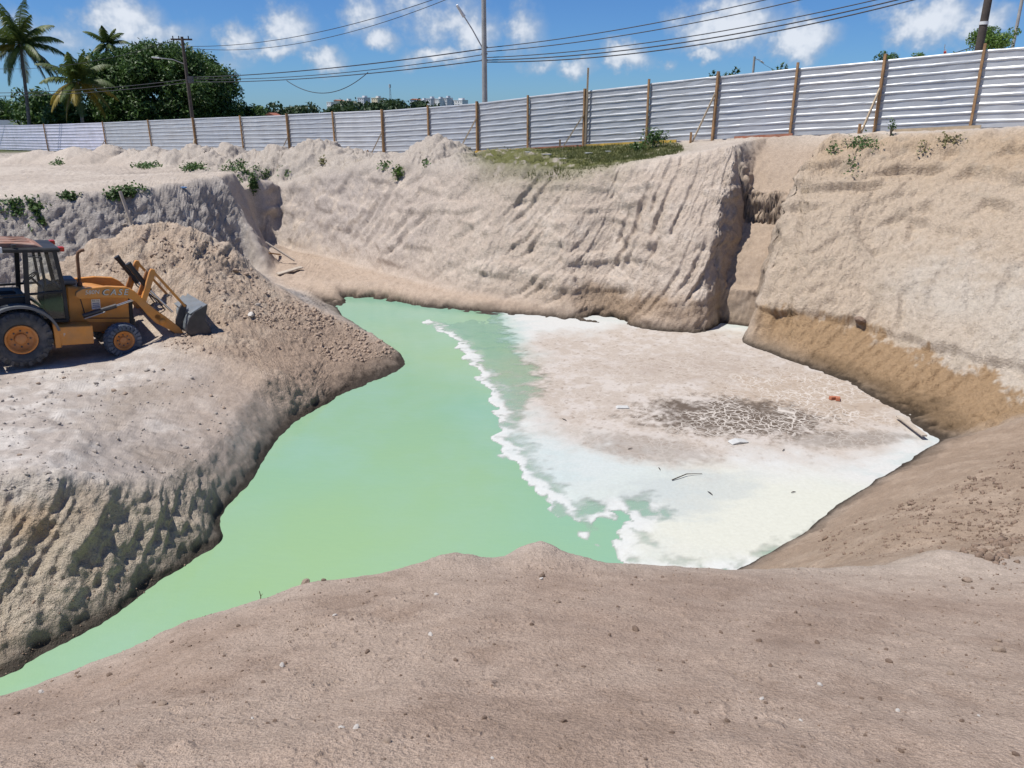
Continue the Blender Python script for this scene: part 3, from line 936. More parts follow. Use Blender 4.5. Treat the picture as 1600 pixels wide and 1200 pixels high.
def silt_material():
    m, nt, b = new_mat('dried_silt')
    at = nt.nodes.new('ShaderNodeAttribute'); at.attribute_name = 'soil'
    ck = nt.nodes.new('ShaderNodeAttribute'); ck.attribute_name = 'cracked'
    t = nt.nodes.new('ShaderNodeTexCoord')
    wn_ = add_noise(nt, 1.4, 4, .6, vec=t.outputs['Object'])
    vm = nt.nodes.new('ShaderNodeVectorMath'); vm.operation = 'MULTIPLY_ADD'
    nt.links.new(wn_.outputs['Color'], vm.inputs[0]); vm.inputs[1].default_value = (.55, .55, .0); nt.links.new(t.outputs['Object'], vm.inputs[2])
    vo = nt.nodes.new('ShaderNodeTexVoronoi'); vo.feature = 'DISTANCE_TO_EDGE'; vo.inputs['Scale'].default_value = 3.2
    nt.links.new(vm.outputs[0], vo.inputs['Vector'])
    vo2 = nt.nodes.new('ShaderNodeTexVoronoi'); vo2.feature = 'DISTANCE_TO_EDGE'; vo2.inputs['Scale'].default_value = 7.0
    nt.links.new(vm.outputs[0], vo2.inputs['Vector'])
    line = map_range(nt, vo.outputs['Distance'], .055, .012)
    line2 = map_range(nt, vo2.outputs['Distance'], .075, .02, 0, .75)
    mx = nt.nodes.new('ShaderNodeMath'); mx.operation = 'MAXIMUM'
    nt.links.new(line, mx.inputs[0]); nt.links.new(line2, mx.inputs[1])
    gate = add_noise(nt, .9, 4, .65, vec=t.outputs['Object'])
    mu = nt.nodes.new('ShaderNodeMath'); mu.operation = 'MULTIPLY'
    nt.links.new(mx.outputs[0], mu.inputs[0]); nt.links.new(map_range(nt, gate.outputs['Fac'], .34, .5), mu.inputs[1])
    mu2 = nt.nodes.new('ShaderNodeMath'); mu2.operation = 'MULTIPLY'
    nt.links.new(mu.outputs[0], mu2.inputs[0]); nt.links.new(ck.outputs['Fac'], mu2.inputs[1])
    g = add_noise(nt, 14, 6, .7, vec=t.outputs['Object'])
    c = rgb_mix(nt, 1.0, at.outputs['Color'], rgb_mix(nt, map_range(nt, g.outputs['Fac'], .3, .7), (.93, .92, .91), (1.05, 1.05, 1.05)), 'MULTIPLY')
    c = rgb_mix(nt, mu2.outputs[0], c, (.55, .50, .44))
    nt.links.new(c, b.inputs['Base Color'])
    cv = nt.nodes.new('ShaderNodeAttribute'); cv.attribute_name = 'cover'
    nt.links.new(cv.outputs['Fac'], b.inputs['Alpha'])
    b.inputs['Roughness'].default_value = .7
    b.inputs['Specular IOR Level'].default_value = .25
    g2 = add_noise(nt, 30, 4, .7, vec=t.outputs['Object'])
    bp = nt.nodes.new('ShaderNodeBump'); bp.inputs['Strength'].default_value = .25; bp.inputs['Distance'].default_value = .01
    nt.links.new(g2.outputs['Fac'], bp.inputs['Height']); nt.links.new(bp.outputs[0], b.inputs['Normal'])
    return m


M = {}
M['sand'] = soil_material()
M['water'] = water_material()
M['silt'] = silt_material()


def tag(o, label=None, cat=None, group=None, kind=None):
    if label: o['label'] = label
    if cat: o['category'] = cat
    if group: o['group'] = group
    if kind: o['kind'] = kind
    return o


def link(name, me, mat=None, parent=None):
    o = bpy.data.objects.new(name, me)
    col.objects.link(o)
    if mat is not None:
        me.materials.clear(); me.materials.append(mat)
    if parent is not None:
        o.parent = parent
    return o


# ------------------------------------------------------------------ ground objects
DUG = (.15 + .8 * np.clip(Wt['back'] + Wt['right'] + Wt['heap'] + Wt['face'] + Wt['nose'] + .6 * Wt['spoil'], 0, 1)).ravel().astype(np.float32)
flat = quads.reshape(-1, 4)
fid = qid.ravel()
LABELS = {0: 'pale sandy ground of the yard, plateau and verge running out to the horizon', 1: 'brown pebbly sand bank in the foreground the viewer stands on',
          2: 'smooth brown sand slope running down to the white silt on the right', 3: 'tall tan pit wall on the right with an ochre wet band at its foot',
          4: 'grey beige pit wall at the back covered with curved bucket scrapes', 5: 'grey fluted earth cut under the plateau behind the loader',
          6: 'tall heap of loose tan sand in front of the loader bucket', 7: 'leaning olive grey bank face above the green water at lower left'}
for i, nm in NAMES.items():
    f = flat[fid == i]
    used, inv = np.unique(f, return_inverse=True)
    me = mesh_from(nm, V[used], inv.reshape(-1, 4), CV[used], NV[used])
    at_ = me.attributes.new('dug', 'FLOAT', 'POINT'); at_.data.foreach_set('value', DUG[used])
    o = link(nm, me, M['sand'])
    if i == 6:
        tag(o, LABELS[i], 'sand heap')
    else:
        tag(o, LABELS[i], None, None, 'structure')

# water sheet
wv = np.array([(-22, -2, WATER), (14, -2, WATER), (14, 33, WATER), (-22, 33, WATER)], np.float32)
water = link('pond_water', mesh_from('pond_water', wv, np.array([[0, 1, 2, 3]])), M['water'])
tag(water, 'milky green pond water filling the bottom of the pit', None, None, 'structure')

# ------------------------------------------------------------------ silt flat
outer_px = [(635, 468), (655, 494), (672, 510), (700, 524), (722, 548), (742, 580), (758, 604), (770, 640), (776, 662), (772, 684), (784, 704), (800, 722), (812, 748), (836, 770),
            (862, 796), (890, 815), (912, 836), (930, 836), (945, 815), (968, 798), (1000, 800), (992, 815), (962, 834), (946, 852), (960, 878), (980, 900)]
inner_px = [(764, 498), (778, 520), (790, 545), (806, 565), (826, 590), (818, 620), (800, 640), (790, 670), (800, 700), (812, 725), (840, 750), (870, 780), (910, 800), (950, 806), (985, 790),
            (1015, 800), (1000, 820), (966, 838), (952, 856), (965, 880), (985, 900)]
close_px = [(1200, 900), (1500, 760), (1560, 690), (1300, 560), (1190, 505), (1000, 490), (760, 470)]


def poly_sd(X, Y, pxs):
    P_ = np.array([Z(x, y, WATER)[:2] for x, y in pxs])
    best = np.full(X.shape, 1e9, np.float32)
    ins = np.zeros(X.shape, bool)
    x0, y0 = P_[-1]
    for x1, y1 in P_:
        ex, ey = x1 - x0, y1 - y0
        t = np.clip(((X - x0) * ex + (Y - y0) * ey) / (ex * ex + ey * ey + 1e-9), 0, 1)
        best = np.minimum(best, np.hypot(X - x0 - t * ex, Y - y0 - t * ey))
        if y0 != y1:
            ins ^= ((y0 > Y) != (y1 > Y)) & (X < (x1 - x0) * (Y - y0) / (y1 - y0) + x0)
        x0, y0 = x1, y1
    return np.where(ins, best, -best)


SX, SY = np.meshgrid(np.arange(-5, 11, .04, dtype=np.float32), np.arange(9.2, 28, .05, dtype=np.float32), indexing='ij')
sd_o = poly_sd(SX, SY, outer_px + close_px)
sd_i = poly_sd(SX, SY, inner_px + close_px)
lobes = .55 * (np.abs(noise3(SX * 1.1, SY * .85, 3)) - .22) + .26 * (np.abs(noise3(SX * 2.7, SY * 2.0, 8)) - .22) + .05 * noise3(SX * 8, SY * 6, 1)
fr = sd_o + lobes
film = fbm(SX * 1.1, SY * .8, 5.0, 4, .6)
far_part = smooth(17.0, 20.5, SY)                        # the thin skin breaks up towards the far end
edge_band = np.exp(-np.clip(fr, 0, None) / .28)
film_h = np.minimum(fr * .25, .008 + .006 * film) - .03 * smooth(24.0, 27.5, SY + 2.5 * film)
solid = np.minimum(.030, (sd_i + .9 * lobes + .12 * film) * .06)
hs = np.maximum(np.maximum(film_h, solid), -.03)
hs += np.where(hs > 0, .006 * fbm(SX * 5, SY * 5, 2.0, 3, .6), 0)
SZ = WATER + hs
white = C(.54, .54, .51)
scol_ = np.zeros(SX.shape + (3,), np.float32) + white
nA = fbm(SX * .5, SY * .5, 1.0, 4, .6); nB = fbm(SX * 1.8, SY * 1.8, 4.0, 4, .6); nC = fbm(SX * 6, SY * 6, 2.0, 3, .6)


def spot(px, py, rx, ry, ang=0.0):
    p = Z(px, py, WATER)
    dx, dy = SX - p[0], SY - p[1]
    a = math.radians(ang)
    return np.hypot((dx * math.cos(a) + dy * math.sin(a)) / rx, (-dx * math.sin(a) + dy * math.cos(a)) / ry)


streak = fbm(SX * 1.2 + .6 * SY, SY * 2.6 - SX * .5, 6.0, 4, .65)
thin = smooth(1.0, -.3, sd_i + .35 * nB + .25 * streak)
scol_ = mixc(scol_, C(.42, .48, .46), .7 * smooth(-.15, .25, streak) * smooth(2.2, .6, sd_i))
scol_ = mixc(scol_, C(.30, .42, .37), thin * smooth(.18, .75, fr + .3 * nB) * (.35 + .65 * far_part))
scol_ = mixc(scol_, C(.215, .37, .30), thin * far_part * smooth(.25, .7, fr + .2 * nB) * .75)
notch = smooth(1.1, .3, spot(965, 803, 1.1, .5, 20) + .5 * nB + .25 * nC)
scol_ = mixc(scol_, C(.22, .36, .30), notch * .85)
scol_ = mixc(scol_, C(.54, .545, .47), smooth(1.1, .5, spot(1150, 800, 3.4, 2.4) + .4 * nA))
scol_ = mixc(scol_, C(.45, .51, .495), .6 * smooth(1.0, .5, spot(930, 740, 2.4, 2.6) + .5 * nB + .3 * streak))
scol_ = mixc(scol_, C(.40, .43, .42), .55 * smooth(1.0, .45, spot(1060, 775, 2.2, 1.1, 25) + .6 * streak))
beige = smooth(1.15, .80, spot(1085, 592, 5.2, 5.3) + .30 * nA + .16 * nB)
scol_ = mixc(scol_, C(.40, .335, .275), beige * .9)
scol_ = mixc(scol_, C(.50, .455, .41), beige * .8 * smooth(-.08, .25, nB + .4 * nC + .3 * streak))
tan_ = smooth(1.1, .5, spot(1270, 622, 2.7, 2.4) + .35 * nB)
scol_ = mixc(scol_, C(.37, .295, .225), tan_ * .85)
tan2 = smooth(1.1, .5, spot(1080, 575, 3.4, 1.6) + .5 * nB)
scol_ = mixc(scol_, C(.33, .265, .21), tan2 * .7 * smooth(-.25, .15, nC + nB))
dark = smooth(1.10, .62, spot(1150, 652, 2.4, 1.35, -6) + .6 * nB + .55 * nC)
scol_ = mixc(scol_, C(.105, .08, .06), dark * .97)
dark2 = smooth(1.0, .5, spot(1330, 688, 1.9, .5, 8) + .5 * nB + .35 * nC)
scol_ = mixc(scol_, C(.22, .19, .16), dark2 * .7)
dark3 = smooth(1.0, .5, spot(1010, 700, 1.7, .8, -25) + .5 * nB + .4 * nC)
scol_ = mixc(scol_, C(.27, .23, .195), dark3 * .6)
speck = smooth(.42, .56, noise3(SX * 9, SY * 9, 6.0)) * beige
scol_ = mixc(scol_, C(.24, .19, .15), speck * .7)
rim = smooth(-.01, .03, fr) * smooth(.50 + .5 * nB, .10, fr) * smooth(-.35, .05, nB + .3 * streak)
scol_ = mixc(scol_, C(.57, .58, .555), rim * .85)
crk = np.clip(np.maximum(np.maximum(dark, tan_), .45 * beige), 0, 1)
nsx, nsy = SX.shape
ii = np.arange(nsx * nsy).reshape(nsx, nsy)
sq = np.stack([ii[:-1, :-1], ii[1:, :-1], ii[1:, 1:], ii[:-1, 1:]], -1).reshape(-1, 4)
hm = np.maximum(np.maximum(hs[:-1, :-1], hs[1:, 1:]), np.maximum(hs[1:, :-1], hs[:-1, 1:])).ravel()
sq = sq[hm > -.012]
used, inv = np.unique(sq, return_inverse=True)
sv = np.stack([SX, SY, SZ], -1).reshape(-1, 3)[used]
me = mesh_from('silt_flat', sv, inv.reshape(-1, 4), scol_.reshape(-1, 3)[used])
a = me.attributes.new('cracked', 'FLOAT', 'POINT')
a.data.foreach_set('value', crk.ravel()[used].astype(np.float32))
cover = np.clip(np.maximum(smooth(-.1, .9, sd_i + .5 * nB + .35 * streak), .95 * rim) + .42 + .45 * (streak + nB * .6) - .35 * notch - .2 * far_part * thin, .26, 1)
cover = cover * smooth(-.02, .05, fr)
a = me.attributes.new('cover', 'FLOAT', 'POINT')
a.data.foreach_set('value', cover.ravel()[used].astype(np.float32))
me.polygons.foreach_set('use_smooth', np.ones(len(me.polygons), bool))
silt = link('silt_flat', me, M['silt'])
tag(silt, 'white and beige cracked silt flat drying at the right of the pond', None, None, 'structure')
# ------------------------------------------------------------------ mesh tools
class MB:
    """Collects shapes and links them as one mesh object."""
    def __init__(self):
        self.v = []; self.f = []; self.s = []

    def add(self, vs, fs, smooth_=False):
        n = len(self.v)
        self.v += [tuple(map(float, p)) for p in vs]
        self.f += [tuple(i + n for i in f) for f in fs]
        self.s += [smooth_] * len(fs)

    def box(self, c, size, rot=None):
        R_ = Euler(rot).to_matrix() if rot else None
        vs = []
        for sx in (-.5, .5):
            for sy in (-.5, .5):
                for sz in (-.5, .5):
                    p = Vector((sx * size[0], sy * size[1], sz * size[2]))
                    if R_: p = R_ @ p
                    vs.append((p.x + c[0], p.y + c[1], p.z + c[2]))
        self.add(vs, [(0, 1, 3, 2), (4, 6, 7, 5), (0, 4, 5, 1), (2, 3, 7, 6), (0, 2, 6, 4), (1, 5, 7, 3)])

    def bar(self, a, b, wx, wz=None, up=(0, 0, 1), taper=1.0):
        """A square bar from a to b."""
        wz = wz or wx
        a, b = Vector(a), Vector(b)
        d = (b - a).normalized()
        u = Vector(up)
        if abs(d.dot(u)) > .95: u = Vector((0, 1, 0))
        x = d.cross(u).normalized(); y = x.cross(d).normalized()
        vs = []
        for p, k in ((a, 1.0), (b, taper)):
            for sx, sy in ((-1, -1), (1, -1), (1, 1), (-1, 1)):
                vs.append(p + x * (sx * wx * k / 2) + y * (sy * wz * k / 2))
        self.add(vs, [(3, 2, 1, 0), (4, 5, 6, 7), (0, 1, 5, 4), (1, 2, 6, 5), (2, 3, 7, 6), (3, 0, 4, 7)])

    def tube(self, path, r, n=8, cap=True):
        path = [Vector(p) for p in path]
        rs = r if isinstance(r, (list, tuple)) else [r] * len(path)
        vs, fs = [], []
        u = None
        for i, p in enumerate(path):
            d = (path[min(i + 1, len(path) - 1)] - path[max(i - 1, 0)]).normalized()
            if u is None:
                u = d.orthogonal().normalized()
            else:
                u = (u - d * u.dot(d)).normalized()
            w_ = d.cross(u)
            for k in range(n):
                a = 2 * math.pi * k / n
                vs.append(p + (u * math.cos(a) + w_ * math.sin(a)) * rs[i])
        for i in range(len(path) - 1):
            for k in range(n):
                k2 = (k + 1) % n
                fs.append((i * n + k, i * n + k2, (i + 1) * n + k2, (i + 1) * n + k))
        self.add(vs, fs, True)
        if cap:
            self.add(vs[:n], [tuple(range(n))[::-1]]); self.add(vs[-n:], [tuple(range(n))])

    def prism(self, poly, y0, y1, axis='y'):
        """A polygon given as (x, z) pushed out along y (or (x, y) along z)."""
        n = len(poly)
        if axis == 'y':
            vs = [(p[0], y0, p[1]) for p in poly] + [(p[0], y1, p[1]) for p in poly]
        else:
            vs = [(p[0], p[1], y0) for p in poly] + [(p[0], p[1], y1) for p in poly]
        fs = [tuple(range(n)), tuple(range(2 * n - 1, n - 1, -1))]
        fs += [(i, i + n, (i + 1) % n + n, (i + 1) % n) for i in range(n)]
        self.add(vs, fs)

    def lathe(self, prof, c=(0, 0, 0), n=32, axis='y', smooth_=True, close=True):
        """prof: (radius, along) pairs turned round the axis."""
        vs, fs = [], []
        m = len(prof)
        for k in range(n):
            a = 2 * math.pi * k / n
            for r, h in prof:
                if axis == 'y': vs.append((c[0] + r * math.cos(a), c[1] + h, c[2] + r * math.sin(a)))
                elif axis == 'x': vs.append((c[0] + h, c[1] + r * math.cos(a), c[2] + r * math.sin(a)))
                else: vs.append((c[0] + r * math.cos(a), c[1] + r * math.sin(a), c[2] + h))
        for k in range(n):
            k2 = (k + 1) % n
            for i in range(m - 1 if not close else m):
                j = (i + 1) % m
                fs.append((k * m + i, k * m + j, k2 * m + j, k2 * m + i))
        self.add(vs, fs, smooth_)

    def mesh(self, name, bevel=0.0):
        me = bpy.data.meshes.new(name)
        me.from_pydata(self.v, [], self.f)
        me.polygons.foreach_set('use_smooth', self.s)
        bm = bmesh.new(); bm.from_mesh(me)
        bmesh.ops.recalc_face_normals(bm, faces=bm.faces)
        if bevel:
            eds = [e for e in bm.edges if len(e.link_faces) == 2 and e.calc_face_angle(0) > .6]
            bmesh.ops.bevel(bm, geom=eds, offset=bevel, segments=1, affect='EDGES', clamp_overlap=True)
        bm.to_mesh(me); bm.free()
        me.update()
        return me

    def build(self, name, mat, parent=None, bevel=0.0):
        return link(name, self.mesh(name, bevel), mat, parent)


def empty(name, loc, rot=(0, 0, 0)):
    o = bpy.data.objects.new(name, None)
    col.objects.link(o)
    o.location = loc; o.rotation_euler = rot
    o.empty_display_size = .2
    return o


def text_part(name, body, size, loc, rot, mat, parent, extrude=.003, shear=.0, spacing=1.0):
    cu = bpy.data.curves.new(name, 'FONT')
    cu.body = body; cu.size = size; cu.extrude = extrude; cu.shear = shear; cu.space_character = spacing
    cu.align_x = 'LEFT'; cu.resolution_u = 3
    tmp = bpy.data.objects.new('tmp', cu)
    col.objects.link(tmp)
    bpy.context.view_layer.update()
    me = bpy.data.meshes.new_from_object(tmp.evaluated_get(bpy.context.evaluated_depsgraph_get()))
    bpy.data.objects.remove(tmp)
    o = link(name, me, mat, parent)
    o.location = loc; o.rotation_euler = rot
    return o


def leaf_cloud(centres, normals, sizes, ratio=.5, rg=None):
    """Arrays of bent leaf quads: one leaf per centre."""
    rg = rg or rng
    n = len(centres)
    a = rg.normal(size=(n, 3)); a -= normals * np.sum(a * normals, 1, keepdims=True) * .6
    a /= np.linalg.norm(a, axis=1, keepdims=True) + 1e-9
    b = np.cross(normals, a); b /= np.linalg.norm(b, axis=1, keepdims=True) + 1e-9
    s = sizes[:, None]
    nrm_ = normals * s * .18
    v0 = centres - a * s; v1 = centres + b * s * ratio + nrm_ * .2; v2 = centres + a * s - nrm_; v3 = centres - b * s * ratio + nrm_ * .2
    V_ = np.stack([v0, v1, v2, v3], 1).reshape(-1, 3)
    F_ = np.arange(4 * n).reshape(-1, 4)
    return V_.astype(np.float32), F_


def foliage_material(name, dark, light, scale=.8, trans=.25):
    m, nt, b = new_mat(name)
    n = add_noise(nt, scale, 3, .6)
    g = nt.nodes.new('ShaderNodeNewGeometry')
    r = nt.nodes.new('ShaderNodeMath'); r.operation = 'MULTIPLY_ADD'
    nt.links.new(g.outputs['Random Per Island'], r.inputs[0]); r.inputs[1].default_value = .5
    nt.links.new(map_range(nt, n.outputs['Fac'], .3, .7, -.1, .6), r.inputs[2])
    c = rgb_mix(nt, r.outputs[0], dark, light)
    nt.links.new(c, b.inputs['Base Color'])
    b.inputs['Roughness'].default_value = .5
    b.inputs['Specular IOR Level'].default_value = .35
    b.inputs['Transmission Weight'].default_value = 0
    tr = nt.nodes.new('ShaderNodeBsdfTranslucent'); nt.links.new(c, tr.inputs['Color'])
    mx = nt.nodes.new('ShaderNodeMixShader'); mx.inputs[0].default_value = trans
    nt.links.new(b.outputs[0], mx.inputs[1]); nt.links.new(tr.outputs[0], mx.inputs[2])
    nt.links.new(mx.outputs[0], nt.nodes['Material Output'].inputs['Surface'])
    return m


M['leaf_dark'] = foliage_material('mango_leaves', (.022, .05, .013), (.095, .17, .04))
M['leaf_mid'] = foliage_material('shrub_leaves', (.03, .065, .015), (.09, .16, .04))
M['leaf_bright'] = foliage_material('bright_leaves', (.05, .10, .015), (.15, .25, .05))
M['leaf_far'] = foliage_material('far_wood_leaves', (.025, .05, .02), (.06, .095, .035), .1)
M['palm'] = foliage_material('palm_leaflets', (.03, .06, .012), (.13, .17, .04), .5)
M['palm_dry'] = foliage_material('yellowing_palm_leaflets', (.16, .13, .02), (.36, .27, .05), .5)
M['bark'] = plain('grey_bark', (.17, .145, .12), .9, 0, .3, 4, .6, 12)
M['weed'] = foliage_material('weed_leaves', (.035, .075, .018), (.10, .17, .045), 3)
M['weed_dry'] = foliage_material('dry_weed_leaves', (.13, .13, .05), (.26, .24, .11), 3)
M['grass'] = foliage_material('short_verge_grass', (.06, .085, .02), (.20, .20, .075), 1.2)
M['fence_metal'] = plain('galvanised_sheet', (.62, .64, .66), .38, .75, .10, 1.2, .12, 9, (.45, .43, .40), .35)
M['fence_wood'] = plain('weathered_fence_timber', (.34, .195, .09), .85, 0, .35, 3, .4, 20, (.36, .25, .14), .6)
M['pale_wood'] = plain('pale_sawn_timber', (.46, .36, .24), .85, 0, .2, 4, .3, 25)
M['board_grey'] = plain('dusty_board', (.42, .36, .29), .9, 0, .2, 4, .3, 25)
M['rail_yellow'] = plain('yellow_kerb_board', (.55, .36, .06), .8, 0, .25, 3, .2, 20, (.30, .22, .14), .6)
M['rail_red'] = plain('red_clay_kerb', (.36, .13, .075), .9, 0, .25, 3, .3, 20, (.36, .27, .2), .6)
M['concrete'] = plain('pole_concrete', (.33, .325, .31), .9, 0, .18, 2.5, .3, 18)
M['dark_wood'] = plain('creosoted_pole_wood', (.075, .06, .05), .9, 0, .3, 3, .4, 18)
M['cable'] = plain('black_cable', (.035, .035, .04), .6)
M['lamp'] = plain('lamp_housing', (.60, .61, .62), .45, .2)
M['galv'] = plain('galvanised_tube', (.42, .43, .44), .5, .5)
M['stone'] = plain('grey_stone', (.36, .32, .28), .9, 0, .2, 9, .5, 40)
M['stone_pale'] = plain('pale_stone', (.56, .52, .47), .85, 0, .15, 9, .5, 40)
M['clod'] = plain('sand_clod', (.37, .285, .22), .95, 0, .25, 14, .6, 50, spec=.1)
M['clod_brown'] = plain('brown_sand_clod', (.235, .17, .128), .95, 0, .25, 14, .6, 50, spec=.1)
M['brick'] = plain('red_brick', (.42, .15, .08), .9, 0, .2, 14, .4, 40)
M['litter'] = plain('pale_litter', (.50, .50, .48), .7, 0, .1)
M['litter_blue'] = plain('blue_plastic', (.10, .25, .50), .5, 0, .1)
# ------------------------------------------------------------------ backhoe loader
M['yellow'] = plain('worn_orange_paint', (.60, .255, .05), .48, 0, .14, 3, .06, 30, (.34, .24, .15), .45)
M['yellow_dark'] = plain('grimy_orange_paint', (.34, .14, .035), .6, 0, .2, 3, .08, 30, (.24, .18, .13), .7)
M['rim'] = plain('orange_wheel_paint', (.56, .22, .05), .55, 0, .2, 5, .05, 30, (.30, .20, .13), .6)
M['black_paint'] = plain('black_cab_paint', (.028, .029, .032), .5, 0, .2, 4, .05, 30, (.16, .14, .12), .25, spec=.25)
M['grey_plastic'] = plain('grey_fender', (.12, .13, .14), .55, 0, .15, 4, .05, 30, (.22, .20, .18), .35)
M['rubber'] = plain('dusty_tyre_rubber', (.045, .052, .062), .85, 0, .25, 5, .3, 30, (.22, .20, .18), .55)
M['rubber_sky_tint'] = plain('sky_tinted_dusty_tyre_rubber', (.07, .09, .125), .85, 0, .25, 6, .3, 30, (.30, .31, .34), .5)  # blue skylight on the shaded front tyres mixed into rubber and dust colour
M['steel'] = plain('worn_bucket_steel', (.23, .26, .28), .45, .55, .2, 4, .15, 25, (.30, .27, .23), .4)
M['dark_steel'] = plain('dark_steel', (.07, .07, .075), .5, .4, .2, 5, .1, 25, (.2, .17, .14), .3)
M['chrome'] = plain('cylinder_rod_chrome', (.6, .6, .6), .2, .95, .05)
M['rust'] = plain('rusty_exhaust', (.16, .085, .05), .8, .2, .3, 8, .3, 40)
M['roof_red'] = plain('faded_red_roof', (.30, .14, .09), .75, 0, .35, 2, .1, 20, (.42, .35, .29), .9)
M['seat'] = plain('black_vinyl', (.025, .025, .027), .6)
M['decal'] = plain('silver_decal', (.55, .58, .58), .4, .3, .12, 10)
M['decal_dark'] = plain('dark_decal_outline', (.06, .09, .09), .5)
M['white_paint'] = plain('white_sticker', (.72, .72, .70), .5, 0, .06)
M['red_lens'] = plain('red_lamp_lens', (.45, .03, .015), .25)
M['blue_print'] = plain('blue_print', (.10, .14, .28), .5)
gm, gnt, gb = new_mat('cab_glass')
gb.inputs['Base Color'].default_value = (.75, .85, .82, 1)
gb.inputs['Roughness'].default_value = .03
gl = gnt.nodes.new('ShaderNodeBsdfTransparent'); gl.inputs['Color'].default_value = (.93, .96, .95, 1)
gg = gnt.nodes.new('ShaderNodeBsdfGlossy'); gg.inputs['Roughness'].default_value = .04; gg.inputs['Color'].default_value = (.9, .9, .9, 1)
gx_ = gnt.nodes.new('ShaderNodeMixShader')
fr_ = gnt.nodes.new('ShaderNodeFresnel'); fr_.inputs['IOR'].default_value = 1.45
gnt.links.new(fr_.outputs[0], gx_.inputs[0]); gnt.links.new(gl.outputs[0], gx_.inputs[1]); gnt.links.new(gg.outputs[0], gx_.inputs[2])
gnt.links.new(gx_.outputs[0], gnt.nodes['Material Output'].inputs['Surface'])
M['glass'] = gm

HEAD = math.radians(38)
PITCH = math.radians(5.0)
loader = empty('backhoe_loader', (-11.66, 17.42, 0), (0, PITCH, HEAD))
zr = ground_z(-11.66 + .62 * 1.0, 17.42 - .79 * 1.0)
zf_ = ground_z(-11.66 + .788 * 2.05 + .62, 17.42 + .616 * 2.05 - .79)
print('loader ground', zr, zf_)
loader.location.z = zr + .02
tag(loader, 'orange backhoe loader with black cab, its front bucket lowered to the sand heap', 'loader')


def wheel(x, y, r, width, rim_r, side, rub, lugs, steer=0.0):
    """side -1: right hand side, the outer face looks to -y."""
    root = empty('wheel', (x, y, r), (0, 0, steer)); root.parent = loader
    t = MB()
    hw = width / 2
    t.lathe([(rim_r, -hw * .62), (rim_r + .03, -hw * .86), (rim_r + (r - rim_r) * .55, -hw * 1.02), (r - .055, -hw * .92), (r - .03, -hw * .6), (r - .025, 0),
             (r - .03, hw * .6), (r - .055, hw * .92), (rim_r + (r - rim_r) * .55, hw * 1.02), (rim_r + .03, hw * .86), (rim_r, hw * .62)], n=48, close=True)
    for k in range(lugs):
        for sd in (-1, 1):
            a = 2 * math.pi * (k + (.5 if sd > 0 else 0)) / lugs
            da = .16 * .65 / r
            vs = []
            for (h0, aa, ww) in ((hw * .03, a + da * 1.3, .030), (hw * 1.0, a - da * .6, .042)):
                for rr_, k_ in ((r - .05, 1.25), (r, .8)):
                    for q in (-1, 1):
                        th_ = aa + q * ww * k_ / r
                        drop = .045 if h0 > hw * .5 else 0
                        vs.append(((rr_ - drop) * math.cos(th_), sd * h0, (rr_ - drop) * math.sin(th_)))
            # shoulder of the lug runs down the side wall
            t.add(vs, [(0, 1, 3, 2), (4, 6, 7, 5), (0, 4, 5, 1), (2, 3, 7, 6), (0, 2, 6, 4), (1, 5, 7, 3)])
            vs2 = []
            for rr_, off_ in ((r - .04, hw * .92), (r - .15, hw * 1.0)):
                for y_ in (off_, off_ + .035):
                    for q in (-1, 1):
                        th_ = a - da * .65 + q * .040 / r
                        vs2.append((rr_ * math.cos(th_), sd * y_, rr_ * math.sin(th_)))
            t.add(vs2, [(0, 1, 3, 2), (4, 6, 7, 5), (0, 4, 5, 1), (2, 3, 7, 6), (0, 2, 6, 4), (1, 5, 7, 3)])
    t.build('tyre', rub, root)
    m = MB()
    o = side * hw
    m.lathe([(rim_r + .012, o * .75), (rim_r + .012, o * .92), (rim_r - .02, o * .92), (rim_r - .045, o * .62), (rim_r * .72, o * .42), (rim_r * .45, o * .36), (.01, o * .36),
             (.01, o * .2), (rim_r * .7, o * .2), (rim_r, -o * .6), (rim_r + .012, -o * .6)], n=40)
    m.build('rim', M['rim'], root)
    h = MB()
    h.lathe([(.005, o * .36), (rim_r * .40, o * .36), (rim_r * .40, o * .52), (rim_r * .33, o * .60), (.005, o * .60)], n=24, close=False)
    h.build('hub', M['rim'], root)
    for k in range(8):
        a = 2 * math.pi * k / 8
        bq = MB(); bq.lathe([(.002, o * .37), (.02, o * .37), (.02, o * .47), (.002, o * .47)], (rim_r * .58 * math.cos(a), 0, rim_r * .58 * math.sin(a)), 6, close=False, smooth_=False)
        bq.build('wheel_bolt', M['dark_steel'], root)
    return root


wheel(-.05, -.87, .655, .46, .315, -1, M['rubber'], 20)
wheel(-.05, .87, .655, .46, .315, 1, M['rubber'], 20)
wheel(2.05, -.86, .43, .32, .225, -1, M['rubber_sky_tint'], 22, math.radians(4))
wheel(2.05, .86, .43, .32, .225, 1, M['rubber_sky_tint'], 22, math.radians(4))

m = MB()
m.box((.95, 0, .68), (2.9, .62, .30)); m.box((-.05, 0, .655), (.30, 1.35, .26)); m.box((2.05, 0, .45), (.18, 1.45, .16)); m.box((2.35, 0, .62), (.3, .5, .34))
m.box((-.75, 0, .72), (.5, .9, .55))
m.build('chassis', M['dark_steel'], loader, .01)

